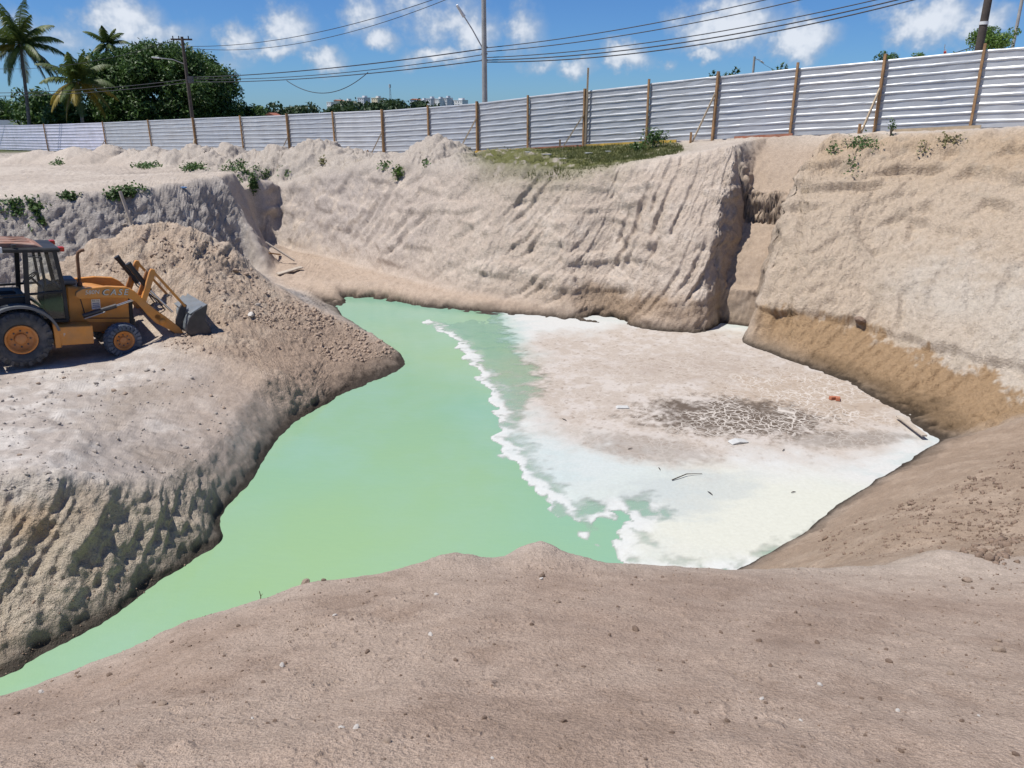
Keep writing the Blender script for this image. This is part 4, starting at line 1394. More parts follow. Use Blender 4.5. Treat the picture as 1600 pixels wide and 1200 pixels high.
# engine hood with side panels
m = MB()
m.prism([(1.00, .80), (2.34, .72), (2.40, 1.18), (2.33, 1.44), (1.7, 1.62), (1.02, 1.70)], -.43, .43)
hood = m.build('hood', M['yellow'], loader, .03)
m = MB(); m.prism([(1.02, .58), (2.34, .56), (2.34, .76), (1.02, .86)], -.435, .435); m.build('side_panel', M['yellow_dark'], loader, .01)
for y in (-.42, .42):
    m = MB(); m.box((2.375, y, 1.0), (.09, .06, .80)); m.build('hood_corner_post', M['black_paint'], hood, .006)
m = MB()
for k in range(9): m.box((2.40, 0, .78 + .06 * k), (.02, .72, .03))
m.build('grille', M['black_paint'], hood)
for (xa, za, xb, zb) in ((1.28, 1.45, 1.36, .98), (1.42, .92, 2.34, .86)):
    m = MB(); m.bar((xa, -.437, za), (xb, -.437, zb), .02, .012, (0, 1, 0)); m.build('panel_seam', M['black_paint'], hood)
m = MB(); m.box((1.61, -.439, 1.25), (.19, .008, .24)); st = m.build('sticker', M['white_paint'], hood)
text_part('sticker_lettering', 'RE-16', .062, (1.53, -.445, 1.315), (math.pi / 2, 0, 0), M['decal_dark'], st, .001)
for k in range(3):
    m = MB(); m.box((1.61, -.445, 1.275 - .045 * k), (.15, .006, .022)); m.build('sticker_line', M['blue_print'], st)
m = MB(); m.box((1.10, 0, 1.78), (.35, .62, .14)); m.build('hood_cowl', M['grey_plastic'], loader, .04)
m = MB(); m.tube([(1.34, -.2, 1.60), (1.34, -.2, 2.36), (1.36, -.2, 2.46), (1.43, -.2, 2.51), (1.50, -.2, 2.52)], .038, 12); ex = m.build('exhaust_pipe', M['rust'], loader)
m = MB(); m.tube([(1.34, -.2, 1.60), (1.34, -.2, 1.74)], .058, 12); m.build('exhaust_collar', M['rust'], ex)

# tank that doubles as the step
m = MB(); m.prism([(.66, .44), (1.40, .43), (1.40, .86), (.70, .88), (.60, .95)], -1.03, -.48); tk = m.build('fuel_tank', M['yellow'], loader, .015)
m = MB(); m.prism([(.60, .40), (.72, .40), (.70, .90), (.58, .98)], -1.06, -.46); m.build('tank_end_plate', M['yellow'], tk, .01)
text_part('tank_lettering', 'F', .10, (.78, -1.036, .66), (math.pi / 2, 0, 0), M['decal'], tk, .001)
m = MB(); m.prism([(.66, .44), (1.40, .43), (1.40, .86), (.70, .88)], .48, 1.03); m.build('battery_box', M['yellow'], loader, .015)

# cab
m = MB()
P_, Q_ = -.74, .74
for y in (P_, Q_):
    m.bar((.80, y, 2.58), (.92, y * .98, 1.66), .085, .075, (0, 1, 0)); m.bar((.92, y * .98, 1.68), (.93, y * .98, .96), .08, .075, (0, 1, 0))
    m.bar((.23, y, 2.58), (.17, y, 1.30), .10, .08, (0, 1, 0)); m.bar((-.72, y, 2.58), (-.78, y, 1.20), .09, .08, (0, 1, 0))
    m.bar((-.78, y, 1.58), (.92, y, 1.64), .05, .06, (0, 1, 0)); m.bar((.20, y, .99), (.96, y, .96), .06, .06, (0, 1, 0))
    m.bar((.19, y, 1.62), (.22, y, .99), .06, .06, (0, 1, 0))
    m.bar((.52, y * .72, 2.56), (.60, y * .72, 1.62), .06, .05, (0, 1, 0))
for x, z in ((.80, 2.55), (.92, 1.66), (-.75, 2.55), (-.78, 1.3)):
    m.bar((x, P_, z), (x, Q_, z), .06, .06)
cab = m.build('cab_frame', M['black_paint'], loader, .006)
m = MB(); m.prism([(-.78, 1.18), (.18, 1.22), (.18, 1.55), (-.78, 1.55)], -.70, .70); m.box((.5, 0, 1.0), (1.0, 1.36, .05)); m.build('cab_floor', M['black_paint'], loader, .01)
m = MB(); m.prism([(.62, 1.0), (.94, 1.0), (.90, 1.66), (.70, 1.80), (.55, 1.72), (.50, 1.30)], -.46, .40); m.build('dashboard', M['black_paint'], loader, .03)
m = MB(); m.lathe([(.19 + .016 * math.cos(a), .016 * math.sin(a)) for a in np.linspace(0, 2 * math.pi, 8, endpoint=False)], n=28, axis='z')
for k in range(3):
    a = 2 * math.pi * k / 3; m.bar((0, 0, 0), (.18 * math.cos(a), .18 * math.sin(a), 0), .02)
m.tube([(0, 0, 0), (0, 0, -.32)], .025, 8)
sw_ = m.build('steering_wheel', M['black_paint'], loader); sw_.location = (.36, -.05, 1.90); sw_.rotation_euler = (0, math.radians(-38), 0)
m = MB(); m.box((-.22, 0, 1.55), (.48, .52, .14)); m.box((-.45, 0, 1.85), (.13, .48, .55), (0, -.15, 0)); m.box((-.2, 0, 1.38), (.3, .3, .25)); m.build('driver_seat', M['seat'], loader, .04)
m = MB(); m.box((.05, 0, 2.60), (1.74, 1.58, .10)); rf = m.build('cab_roof', M['black_paint'], loader, .03)
m = MB(); m.prism([(-.72, 2.64), (.62, 2.64), (.45, 2.72), (.0, 2.76), (-.66, 2.76)], -.62, .62); m.build('roof_panel', M['roof_red'], rf, .02)
for k in range(3):
    m = MB(); m.box((-.1, -.4 + .4 * k, 2.765), (.95, .04, .02)); m.build('roof_rib', M['roof_red'], rf)
for y in (-.62, .62):
    m = MB(); m.box((.955, y, 2.61), (.11, .20, .10)); m.build('marker_lamp', M['red_lens'], rf, .01)
m = MB(); m.box((-.33, -.81, 2.62), (.26, .06, .13)); m.build('work_lamp', M['lamp'], rf, .01)
m = MB(); m.tube([(.03, -.72, 2.665), (.03, -.72, 2.73)], .05, 10); m.build('roof_knob', M['black_paint'], rf)
m = MB(); m.prism([(.80, 2.54), (.92, 1.68), (.925, 1.68), (.805, 2.54)], -.69, .69); m.build('windscreen', M['glass'], loader)
m = MB(); m.prism([(.26, 2.52), (.77, 2.52), (.88, 1.68), (.22, 1.66)], -.742, -.737); m.build('door_pane', M['glass'], loader)
m = MB(); m.prism([(.26, 1.60), (.88, 1.62), (.90, 1.02), (.26, 1.02)], -.742, -.737); m.build('lower_door_pane', M['glass'], loader)
m = MB(); m.tube([(.25, -.80, 2.48), (.38, -.86, 2.46), (.5, -.88, 2.47)], .014, 6); m.box((.5, -.90, 2.44), (.05, .14, .06)); m.build('door_mirror', M['black_paint'], loader)

# fenders
for sd in (-1, 1):
    m = MB()
    prof = []
    for a in np.radians(np.linspace(14, 166, 22)):
        prof.append((-.05 + .80 * math.cos(a), .62 + .80 * math.sin(a)))
    inner = [(-.05 + .745 * math.cos(a), .62 + .745 * math.sin(a)) for a in np.radians(np.linspace(166, 14, 22))]
    y0, y1 = sorted((sd * .52, sd * 1.10))
    pts_ = prof + inner
    n_ = len(prof)
    vs = [(p[0], y0, p[1]) for p in pts_] + [(p[0], y1, p[1]) for p in pts_]
    fs_ = []
    L_ = len(pts_)
    for i in range(n_ - 1):
        j = L_ - 1 - i
        fs_ += [(i, i + 1, j - 1, j), (i + L_, j + L_, j - 1 + L_, i + 1 + L_)]
    for i in range(L_): fs_.append((i, (i + 1) % L_, (i + 1) % L_ + L_, i + L_))
    m.add(vs, fs_)
    m.build('fender', M['grey_plastic'], loader)

# loader arms, links, cylinders
arm_poly = [(1.14, 1.52), (1.16, 1.62), (1.30, 1.70), (1.82, 1.735), (2.22, 1.70), (2.40, 1.60), (2.56, 1.42), (2.81, 1.15), (3.12, .89), (3.38, .64), (3.50, .46), (3.44, .36), (3.34, .42),
            (3.18, .56), (2.86, .76), (2.70, .94), (2.58, 1.12), (2.42, 1.33), (2.25, 1.43), (1.77, 1.47), (1.22, 1.46)]
for sd in (-1, 1):
    y0, y1 = sorted((sd * .66, sd * .80))
    m = MB(); m.prism(arm_poly, y0, y1); arm = m.build('loader_arm', M['yellow'], loader, .012)
    m = MB(); m.lathe([(.005, sd * .64), (.075, sd * .64), (.075, sd * .86), (.005, sd * .86)], (3.00, 0, .80), 20, close=False); m.build('arm_pin', M['yellow'], arm)
    # upright link standing on the elbow
    m = MB(); m.prism([(2.52, 1.28), (2.64, 1.25), (2.92, 2.02), (2.90, 2.10), (2.82, 2.12), (2.78, 2.06)], *sorted((sd * .70, sd * .79))); lk = m.build('tilt_link', M['yellow'], loader, .01)
    m = MB(); m.prism([(2.44, 1.30), (2.54, 1.28), (2.80, 2.0), (2.74, 2.06)], *sorted((sd * .55, sd * .62))); m.build('link_plate', M['yellow_dark'], lk, .01)
    # push rod to the bucket
    m = MB(); m.bar((2.86, sd * .74, 2.06), (3.58, sd * .74, 1.14), .06, .085, (0, 1, 0)); m.build('tilt_rod', M['yellow'], loader, .008)
    # bucket cylinder, its black end standing up in the air
    m = MB(); m.tube([(2.36, sd * .60, 2.22), (2.80, sd * .60, 1.56)], .062, 14); m.tube([(2.345, sd * .60, 2.243), (2.39, sd * .60, 2.175)], .072, 14); cy = m.build('tilt_cylinder', M['black_paint'], loader)
    m = MB(); m.tube([(2.80, sd * .60, 1.56), (3.30, sd * .60, .98)], .028, 10); m.build('piston_rod', M['chrome'], cy)
    m = MB(); m.tube([(2.62, sd * .52, 1.80), (2.75, sd * .48, 1.50), (3.0, sd * .46, 1.28), (3.16, sd * .50, 1.02), (3.02, sd * .5, .95)], .016, 6); m.build('hydraulic_hose', M['black_paint'], cy)
    # lift cylinder
    m = MB(); m.tube([(1.28, sd * .61, 1.02), (1.34, sd * .61, 1.035), (2.02, sd * .61, 1.22)], .055, 14); lc = m.build('lift_cylinder', M['dark_steel'], loader)
    m = MB(); m.tube([(2.02, sd * .61, 1.22), (2.46, sd * .61, 1.36)], .03, 10); m.build('piston_rod', M['chrome'], lc)
    m = MB(); m.tube([(1.30, sd * .68, .96), (1.75, sd * .68, 1.10)], .014, 6); m.build('hydraulic_pipe', M['galv'], lc)
    if sd < 0:
        text_part('model_lettering', '580N', .135, (1.33, -.806, 1.565), (math.pi / 2, math.radians(-1), 0), M['decal'], arm, .002, .2)
        text_part('maker_lettering_outline', 'CASE', .222, (1.665, -.8045, 1.525), (math.pi / 2, math.radians(2), 0), M['decal_dark'], arm, .002, .25, 1.22)
        text_part('maker_lettering', 'CASE', .20, (1.69, -.812, 1.532), (math.pi / 2, math.radians(2), 0), M['decal'], arm, .003, .25, 1.32)
m = MB(); m.tube([(2.90, -.80, .92), (2.90, .80, .92)], .07, 14); m.tube([(2.56, -.7, 1.40), (2.56, .7, 1.40)], .05, 12); m.build('arm_cross_tube', M['yellow_dark'], loader)

# bucket: open shell with end plates
sec = [(4.02, 1.22), (3.86, 1.15), (3.70, 1.04), (3.58, .90), (3.52, .74), (3.50, .58), (3.56, .49), (3.70, .465), (4.10, .455)]
th_n = .03
bk_v, bk_f = [], []
m = MB()
inner = []
for i, (x, z) in enumerate(sec):
    a = sec[max(i - 1, 0)]; b_ = sec[min(i + 1, len(sec) - 1)]
    dx, dz = b_[0] - a[0], b_[1] - a[1]
    L_ = math.hypot(dx, dz)
    inner.append((x - dz / L_ * th_n, z + dx / L_ * th_n))
m.prism(sec + inner[::-1], -1.08, 1.08)
bucket = m.build('bucket', M['steel'], loader)
for sd in (-1, 1):
    m = MB(); m.prism([(4.03, 1.24), (3.70, 1.06), (3.57, .91), (3.505, .74), (3.49, .57), (3.56, .475), (4.12, .445), (4.06, .62), (3.95, .84)], *sorted((sd * 1.081, sd * 1.115))); m.build('bucket_end_plate', M['dark_steel'], bucket, .006)
    m = MB(); m.prism([(3.30, .36), (3.42, .34), (3.56, .46), (3.50, .72), (3.62, 1.0), (3.64, 1.16), (3.55, 1.22), (3.46, 1.10), (3.36, .80), (3.34, .55)], *sorted((sd * .62, sd * .69))); m.build('bucket_hinge_plate', M['dark_steel'], bucket, .008)
m = MB(); m.box((4.12, 0, .452), (.20, 2.22, .022)); m.build('cutting_edge', M['dark_steel'], bucket)
m = MB(); m.box((3.75, 0, 1.09), (.35, 2.16, .02), (0, -.55, 0)); m.build('bucket_top_strip', M['steel'], bucket)

# rear: stabiliser frame and folded boom behind the cab
m = MB(); m.box((-1.05, 0, .75), (.18, 2.0, .55)); m.build('rear_frame', M['yellow_dark'], loader, .015)
m = MB(); m.prism([(-1.0, 1.0), (-1.25, .9), (-1.75, 2.4), (-1.45, 3.1), (-1.25, 3.1), (-1.45, 2.4)], -.13, .13); boom = m.build('boom', M['yellow'], loader, .02)
m = MB(); m.prism([(-1.30, 3.1), (-1.45, 3.2), (-2.1, 2.2), (-2.0, 1.2), (-1.85, 1.2), (-1.9, 2.1)], -.10, .10); m.build('dipper', M['yellow'], boom, .02)
m = MB(); m.prism([(-1.85, 1.25), (-2.05, 1.25), (-2.3, .8), (-2.05, .55), (-1.7, .8)], -.30, .30); m.build('digging_bucket', M['dark_steel'], boom, .02)
for sd in (-1, 1):
    m = MB(); m.bar((-1.05, sd * .95, 1.25), (-1.05, sd * 1.02, .45), .12, .12); m.build('stabiliser', M['yellow_dark'], loader, .01)
# ------------------------------------------------------------------ corrugated site fence
FA, FB = np.array(fence_line[0][:2]), np.array(fence_line[-1][:2])
fvec = (FB - FA) / np.linalg.norm(FB - FA)
fnorm = np.array([fvec[1], -fvec[0]])                    # towards the pit
if fnorm[1] > 0: fnorm = -fnorm
f_s = [float((np.array(p[:2]) - FA) @ fvec) for p in fence_line]
f_z = [float(p[2]) for p in fence_line]
FH = 2.46


def fence_s(px, py):
    d = ray(px, py)
    A = np.array([[fvec[0], -d[0]], [fvec[1], -d[1]]])
    s_, t_ = np.linalg.solve(A, -FA)
    return float(s_)


def fence_pt(s_, z, out=0.0):
    p = FA + fvec * s_ + fnorm * out
    return (p[0], p[1], z)


def fence_base(s_):
    return float(np.interp(s_, f_s, f_z))


post_px = [(-130, 203), (-30, 200), (70, 198), (162, 194), (233, 191), (303, 188), (377, 185), (450, 182), (522, 179), (598, 176), (670, 168), (747, 160), (827, 153), (916, 145), (1016, 137),
           (1122, 128), (1246, 118), (1382, 105), (1537, 90), (1700, 76), (1880, 60)]
posts = [fence_s(*q) for q in post_px]
fmid = len(posts) // 2
fence = empty('site_fence', fence_pt(posts[fmid], fence_base(posts[fmid])))
forg = Vector(fence.location)
tag(fence, 'long silver corrugated metal site fence with brown timber posts along the skyline', 'fence')


def rel(p): return Vector(p) - forg


fm = [plain('galvanised_sheet_%s' % n_, c_, r_, .12, .09, 1.4, .10, 8, (.42, .41, .40), .3) for n_, c_, r_ in
      (('grey', (.44, .46, .48), .42), ('pale', (.50, .515, .53), .40), ('cool', (.41, .435, .465), .44), ('violet', (.64, .63, .72), .36))]
rz = np.random.default_rng(5)
NP = 9
for i in range(len(posts) - 1):
    a_, b_ = posts[i] + .01, posts[i + 1] - .01
    za, zb = fence_base(a_), fence_base(b_)
    jz = rz.normal(0, .012)
    prof = []
    pitch = FH / NP
    for k in range(NP):
        z0 = .03 + k * pitch
        prof += [(z0, .0), (z0 + pitch * .60, .0), (z0 + pitch * .70, .022), (z0 + pitch * .84, .022), (z0 + pitch * .97, .0)]
    prof.append((FH, .0))
    m = MB()
    vs, fs_ = [], []
    nseg = 6
    for q in range(nseg + 1):
        s_ = a_ + (b_ - a_) * q / nseg
        zz = za + (zb - za) * q / nseg + jz
        bow = .02 * math.sin(math.pi * q / nseg) * rz.normal(.5, 1) if 0 < q < nseg else 0
        for (h_, o_) in prof:
            vs.append(rel(fence_pt(s_, zz + h_, o_ + bow + .004 * rz.normal())))
        for (h_, o_) in prof[::-1]:
            vs.append(rel(fence_pt(s_, zz + h_, o_ + bow - .007)))
    L_ = 2 * len(prof)
    for q in range(nseg):
        for k in range(L_):
            k2 = (k + 1) % L_
            fs_.append((q * L_ + k, q * L_ + k2, (q + 1) * L_ + k2, (q + 1) * L_ + k))
    fs_ += [tuple(range(L_)), tuple(range(nseg * L_ + L_ - 1, nseg * L_ - 1, -1))]
    m.add(vs, fs_)
    m.build('corrugated_panel', fm[3] if post_px[i][0] < 100 else fm[int(rz.integers(0, 3))], fence)
thick = {598, 747, 916, 1122, 1382, 303, 450}
for (px, py), s_ in zip(post_px, posts):
    zb_ = fence_base(s_)
    wdt = .14 if px in thick else .085
    m = MB(); lean = rz.normal(0, .03)
    m.bar(rel(fence_pt(s_, zb_ - .35, .10)), rel(fence_pt(s_ + lean, zb_ + FH + .07 + (.14 if px > 1000 else .03), .10)), wdt, .08, (fvec[0], fvec[1], 0))
    m.build('post', M['fence_wood'], fence)
for px, top, ofs in ((598, .52, -.5), (747, .70, -.85), (916, .58, -.75), (1122, .75, -.55), (1382, .62, -.28), (450, .45, -.35), (162, .4, -.4), (303, .42, .3)):
    i = [q[0] for q in post_px].index(px)
    s_ = posts[i]; zb_ = fence_base(s_)
    m = MB(); m.bar(rel(fence_pt(s_ + ofs * 1.1, zb_ - .15, .75)), rel(fence_pt(s_, zb_ + FH * top, .16)), .06, .06); m.build('brace', M['pale_wood'], fence)
    m = MB(); m.bar(rel(fence_pt(s_ + ofs * 1.15, zb_ - .3, .80)), rel(fence_pt(s_ + ofs * 1.15, zb_ + .32, .80)), .08, .08); m.build('stake', M['fence_wood'], fence)
i = 13
m = MB(); m.bar(rel(fence_pt(posts[i] + .14, fence_base(posts[i]) - .2, .17)), rel(fence_pt(posts[i] + .18, fence_base(posts[i]) + FH + .98, .16)), .085, .07); m.build('tall_pale_pole', M['pale_wood'], fence)
for px0, px1, mt in ((735, 820, 'rail_yellow'), (822, 912, 'rail_red'), (920, 1012, 'rail_yellow'), (1018, 1060, 'rail_yellow'), (1150, 1240, 'rail_red'), (1390, 1530, 'pale_wood')):
    sa = fence_s(px0, 225); sb = fence_s(px1, 222)
    m = MB(); m.bar(rel(fence_pt(sa, fence_base(sa) + .02, .20)), rel(fence_pt(sb, fence_base(sb) + .02, .20)), .06, .16); m.build('foot_board', M[mt], fence)

# ------------------------------------------------------------------ poles and cables
def pole(name, px, py, t, height, r0, r1, mat, label, wood=False):
    d = ray(px, py); p = d * t
    zb_ = ground_z(p[0], p[1]) if p[1] < 120 else -5
    o = empty(name, (p[0], p[1], zb_))
    m = MB(); m.tube([(0, 0, -.4), (0, 0, height * .5), (0, 0, height)], [r0, (r0 + r1) / 2, r1], 14); m.build('shaft', mat, o)
    tag(o, label, 'pole', 'utility poles along the street behind the fence')
    return o, Vector((p[0], p[1], zb_))


def lamp_arm(o, base, pts3, head_len=.65):
    arm_ = MB(); arm_.tube([Vector(p) - base for p in pts3], .035, 8); a_ = arm_.build('lamp_arm', M['galv'], o)
    e = Vector(pts3[-1]) - base; d = (e - (Vector(pts3[-2]) - base)).normalized()
    h_ = MB(); h_.bar(e - d * .1, e + d * head_len, .26, .14, taper=.7); h_.build('lamp_head', M['lamp'], a_, .03)


p1, b1_ = pole('utility_pole', 757.5, 156, 44, 10.4, .17, .12, M['concrete'], 'grey concrete street pole with a lamp on a long arm, mid picture')
lamp_arm(p1, b1_, [at_t(755, 77, 43.8), at_t(738, 46, 43.2), at_t(724, 24, 42.8)])
for py_ in (74, 84, 94):
    q = at_t(757, py_, 43.8); m = MB(); m.box(Vector(q) - b1_, (.34, .34, .08)); m.build('cable_clamp', M['dark_steel'], p1)
p2, b2_ = pole('utility_pole', 300, 180, 66, float(at_t(279, 64, 66)[2]) + .15 - ground_z(*at_t(300, 180, 66)[:2]), .17, .12, M['dark_wood'], 'dark wooden pole with a crossarm in front of the big round tree')
d2 = at_t(279, 64, 66); ztop2 = d2[2] - b2_.z
m = MB(); m.bar((-.95, 0, ztop2 - .05), (.75, .2, ztop2 - .05), .13, .13); m.build('crossarm', M['dark_wood'], p2)
for xx_ in (-.8, -.3, .5):
    m = MB(); m.tube([(xx_, .1, ztop2), (xx_, .1, ztop2 + .22)], .05, 8); m.build('insulator', M['dark_steel'], p2)
lamp_arm(p2, b2_, [at_t(288, 100, 66), at_t(270, 93, 65), at_t(247, 90.5, 64.5)], .5)
m = MB(); m.box((.35, -.2, ztop2 - 3.2), (.4, .35, .55)); m.build('junction_box', M['dark_steel'], p2)
p3, b3_ = pole('utility_pole', 1528, 86, 32, 10.6, .17, .13, M['dark_wood'], 'thick brown pole beside the bright green tree at far right')
m = MB(); m.tube([(0, 0, float(at_t(1536, 38, 32)[2] - b3_.z) - .06), (0, 0, float(at_t(1536, 38, 32)[2] - b3_.z) + .06)], .172, 14); m.build('white_band', M['white_paint'], p3)
p4, b4_ = pole('utility_pole', 1585, 60, 52, 11.5, .12, .09, M['concrete'], 'thin far pole above the bright green tree at the right edge')
p5, b5_ = pole('utility_pole', 1176, 120, 92, 8.6, .17, .13, M['concrete'], 'short distant pole rising behind the fence near the spiky shrubs')
b5t = at_t(1177.5, 88, 92)
lamp_arm(p5, b5_, [b5t + np.array([0, 0, -.5]), b5t + np.array([.6, 0, -.3]), b5t + np.array([1.0, 0, -.55])], .4)
p6, b6_ = pole('utility_pole', 970, 150, 95, 5.7, .09, .07, M['concrete'], 'thin pole tip just showing over the middle of the fence')


def cable(a_, b_, sag, label, r=.024, n=26):
    a_, b_ = np.array(a_), np.array(b_)
    ts = np.linspace(0, 1, n)
    path = [a_ + (b_ - a_) * t - np.array([0, 0, sag * 4 * t * (1 - t)]) for t in ts]
    m = MB(); o = a_.copy()
    m.tube([p - o for p in path], r, 5)
    c_ = m.build('power_cable', M['cable'])
    c_.location = o
    tag(c_, label, 'cable', 'overhead cables between the street poles')


K1, K2 = 43.8, 31.9
cable(at_t(757, 75, K1), at_t(1540, -92, K2), .55, 'highest of the cables running right from the lamp pole')
cable(at_t(757, 81, K1), at_t(1540, -78, K2), .62, 'second cable from the top running right from the lamp pole')
cable(at_t(757, 90, K1), at_t(1538, -42, K2), .62, 'third cable running right from the lamp pole across a white cloud')
cable(at_t(757, 94, K1), at_t(1538, -35, K2), .70, 'fourth cable running right from the lamp pole', .03)
cable(at_t(757, 97, K1), at_t(1538, -30, K2), .80, 'lowest cable running right from the lamp pole', .03)
cable(at_t(757, -30, K1), at_t(282, 72, 66), 1.0, 'high thin cable sloping from the lamp pole to the crossarm pole', .022)
cable(at_t(757, -26, K1), at_t(284, 74, 66), 1.35, 'thin cable just under the high one left of the lamp pole', .02)
cable(at_t(757, 76, K1), at_t(291, 121, 66), .30, 'thick upper cable running left from the lamp pole', .034)
cable(at_t(757, 85, K1), at_t(292, 123, 66), .45, 'middle cable running left from the lamp pole', .024)
cable(at_t(757, 94, K1), at_t(293, 128, 66), .35, 'lower cable running left from the lamp pole', .03)
cable(at_t(575, 113, 50), at_t(448, 126, 56), 1.05, 'slack loop of cable drooping below the others at left of the lamp pole', .026)
cable(at_t(292, 124, 66), at_t(-60, 145, 74), .35, 'upper cable leading left past the palms', .028)
cable(at_t(293, 129, 66), at_t(-60, 150, 74), .35, 'lower cable leading left past the palms', .028)
cable(at_t(268, 64, 66), at_t(-90, 100, 80), 1.2, 'thin cable leading left from the crossarm over the big tree', .02)
cable(b5t, at_t(1531, 70, 32), 1.9, 'thin low cable sagging over the right part of the fence', .018)
# ------------------------------------------------------------------ trees
def crown_mesh(name, clumps, per, leaf, rg, ratio=.45, up=.35, shell=.72):
    """clumps: (centre, radius); leaves sit in an uneven shell round each clump."""
    cs, ns, ss = [], [], []
    for c_, r_ in clumps:
        k = int(per * r_ * r_)
        d = rg.normal(size=(k, 3)); d /= np.linalg.norm(d, axis=1, keepdims=True)
        rad = r_ * (shell + (1.12 - shell) * rg.random(k)) * (1 + .22 * rg.normal(size=k) * .6)
        p = np.array(c_) + d * rad[:, None] * np.array([1, 1, .82])
        n_ = d * .7 + rg.normal(size=(k, 3)) * .55 + np.array([0, 0, up])
        n_ /= np.linalg.norm(n_, axis=1, keepdims=True)
        cs.append(p); ns.append(n_); ss.append(leaf * (.6 + .8 * rg.random(k)))
    v, f = leaf_cloud(np.concatenate(cs), np.concatenate(ns), np.concatenate(ss), ratio, rg)
    return mesh_from(name, v, f)


def tree(name, base, centre, radii, nclump, clump_r, per, leaf, mat, label, seed, group=None, dome=0.0, trunk_r=.25, limbs=5, full=False):
    rg = np.random.default_rng(seed)
    base = np.array(base, float); centre = np.array(centre, float)
    o = empty(name, base)
    clumps = []
    while len(clumps) < nclump:
        d = rg.normal(size=3); d /= np.linalg.norm(d)
        if d[2] < -dome: continue
        if full: d = d / np.sum(np.abs(d) ** 3) ** (1 / 3)
        q = (.5 + .5 * rg.random() ** .5) if full else rg.random() ** .4
        c_ = d * q * np.array(radii)
        c_ *= 1 + .13 * float(noise3(d[0] * 2.5 + seed, d[1] * 2.5, d[2] * 2.5))
        clumps.append((centre - base + c_, clump_r * (.65 + .7 * rg.random())))
    me = crown_mesh('crown', clumps, per, leaf, rg)
    link('crown', me, mat, o)
    m = MB()
    top = centre - base
    m.tube([(0, 0, -.4), tuple(top * .35), tuple(top * .75)], [trunk_r, trunk_r * .75, trunk_r * .45], 10)
    for k in range(limbs):
        c_ = clumps[int(rg.integers(len(clumps)))][0]
        a_ = top * (.35 + .3 * rg.random())
        m.tube([tuple(a_), tuple(a_ * .5 + c_ * .5 + rg.normal(size=3) * .15), tuple(c_)], [trunk_r * .45, trunk_r * .28, trunk_r * .1], 7)
    m.build('trunk', M['bark'], o)
    tag(o, label, 'tree', group)
    return o


TG = 'trees behind the fence'
c0 = at_t(252, 152, 92)
tree('mango_tree', (c0[0], c0[1], -5.2), (c0[0], c0[1], -.9), (8.5, 7.2, 8.1), 420, 1.2, 150, .21, M['leaf_dark'], 'huge dark green dome-shaped tree behind the fence at left', 3, TG, .25, .6, 8, True)
for (px, py, t_, rx, rzz, nc, cr, lb, sd, mt) in (
        (70, 178, 96, 3.6, 2.4, 26, 1.2, 'bushy dark tree between the two tall palms', 21, 'leaf_mid'),
        (100, 186, 88, 2.6, 1.9, 20, 1.0, 'low leafy tree at the foot of the drooping palm', 22, 'leaf_mid'),
        (12, 172, 110, 3.6, 2.0, 22, 1.2, 'dark tree at the left edge behind the tallest palm', 23, 'leaf_dark'),
        (55, 160, 130, 3.0, 2.0, 18, 1.2, 'distant dark crown right of the tallest palm trunk', 24, 'leaf_dark'),
        (385, 180, 96, 2.6, 1.2, 16, .9, 'low green tree right of the huge dome-shaped tree', 25, 'leaf_mid')):
    c_ = at_t(px, py, t_)
    tree('leafy_tree', (c_[0], c_[1], -5.2), c_, (rx, rx * .8, rzz), nc, cr, 70, .30, M[mt], lb, sd, TG, 1, .2, 4)
for (px, py, t_, rx, rzz, nc, cr, lb, sd) in (
        (1552, 64, 40, 1.25, .62, 22, .36, 'bright green spreading tree beside the thick brown pole', 31),
        (1384, 92, 46, .55, .32, 8, .26, 'small dark green crown over the fence, left of the flag', 32),
        (1432, 90, 46, .50, .26, 7, .22, 'small green crown just left of the red and white flag', 33),
        (1500, 92, 46, .62, .22, 8, .22, 'low green bush top between the flag and the thick pole', 34),
        (1592, 82, 42, .35, .16, 5, .18, 'sliver of green bush at the right edge over the fence', 35)):
    c_ = at_t(px, py, t_)
    gz_ = ground_z(c_[0], c_[1])
    tree('small_tree', (c_[0], c_[1], gz_), c_, (rx, rx * .8, rzz), nc, cr, 900, .075, M['leaf_dark'] if sd == 32 else M['leaf_bright'], lb, sd, TG, 1, .09, 6)


# spiky shrubs whose stems stand up over the fence
def spiky(px, py, t_, stems, label, sd):
    rg = np.random.default_rng(sd)
    c_ = at_t(px, py, t_); gz_ = ground_z(c_[0], c_[1])
    o = empty('spiky_shrub', (c_[0], c_[1], gz_))
    H_ = c_[2] - gz_
    m = MB(); m.tube([(0, 0, -.2), (0, 0, H_ * .8)], [.12, .08], 8)
    m.build('trunk', M['bark'], o)
    for (dx, dz, ln) in stems:
        b0 = np.array([0, 0, H_ * .78]); b1 = np.array([dx, rg.normal() * .2, H_ + dz])
        cs, ns = [], []
        for k in range(46):
            u = rg.random(); p = b0 + (b1 - b0) * (.45 + .55 * u)
            d = rg.normal(size=3) + np.array([0, 0, .5]); d /= np.linalg.norm(d)
            cs.append(p + d * .09); ns.append(np.cross(d, [0, 1, .3]))
        ns = np.array(ns); ns /= np.linalg.norm(ns, axis=1, keepdims=True)
        v, f = leaf_cloud(np.array(cs), ns, np.full(len(cs), .17), .4, rg)
        st_ = link('stem', mesh_from('stem', v, f), M['leaf_dark'], o)
    tag(o, label, 'shrub')


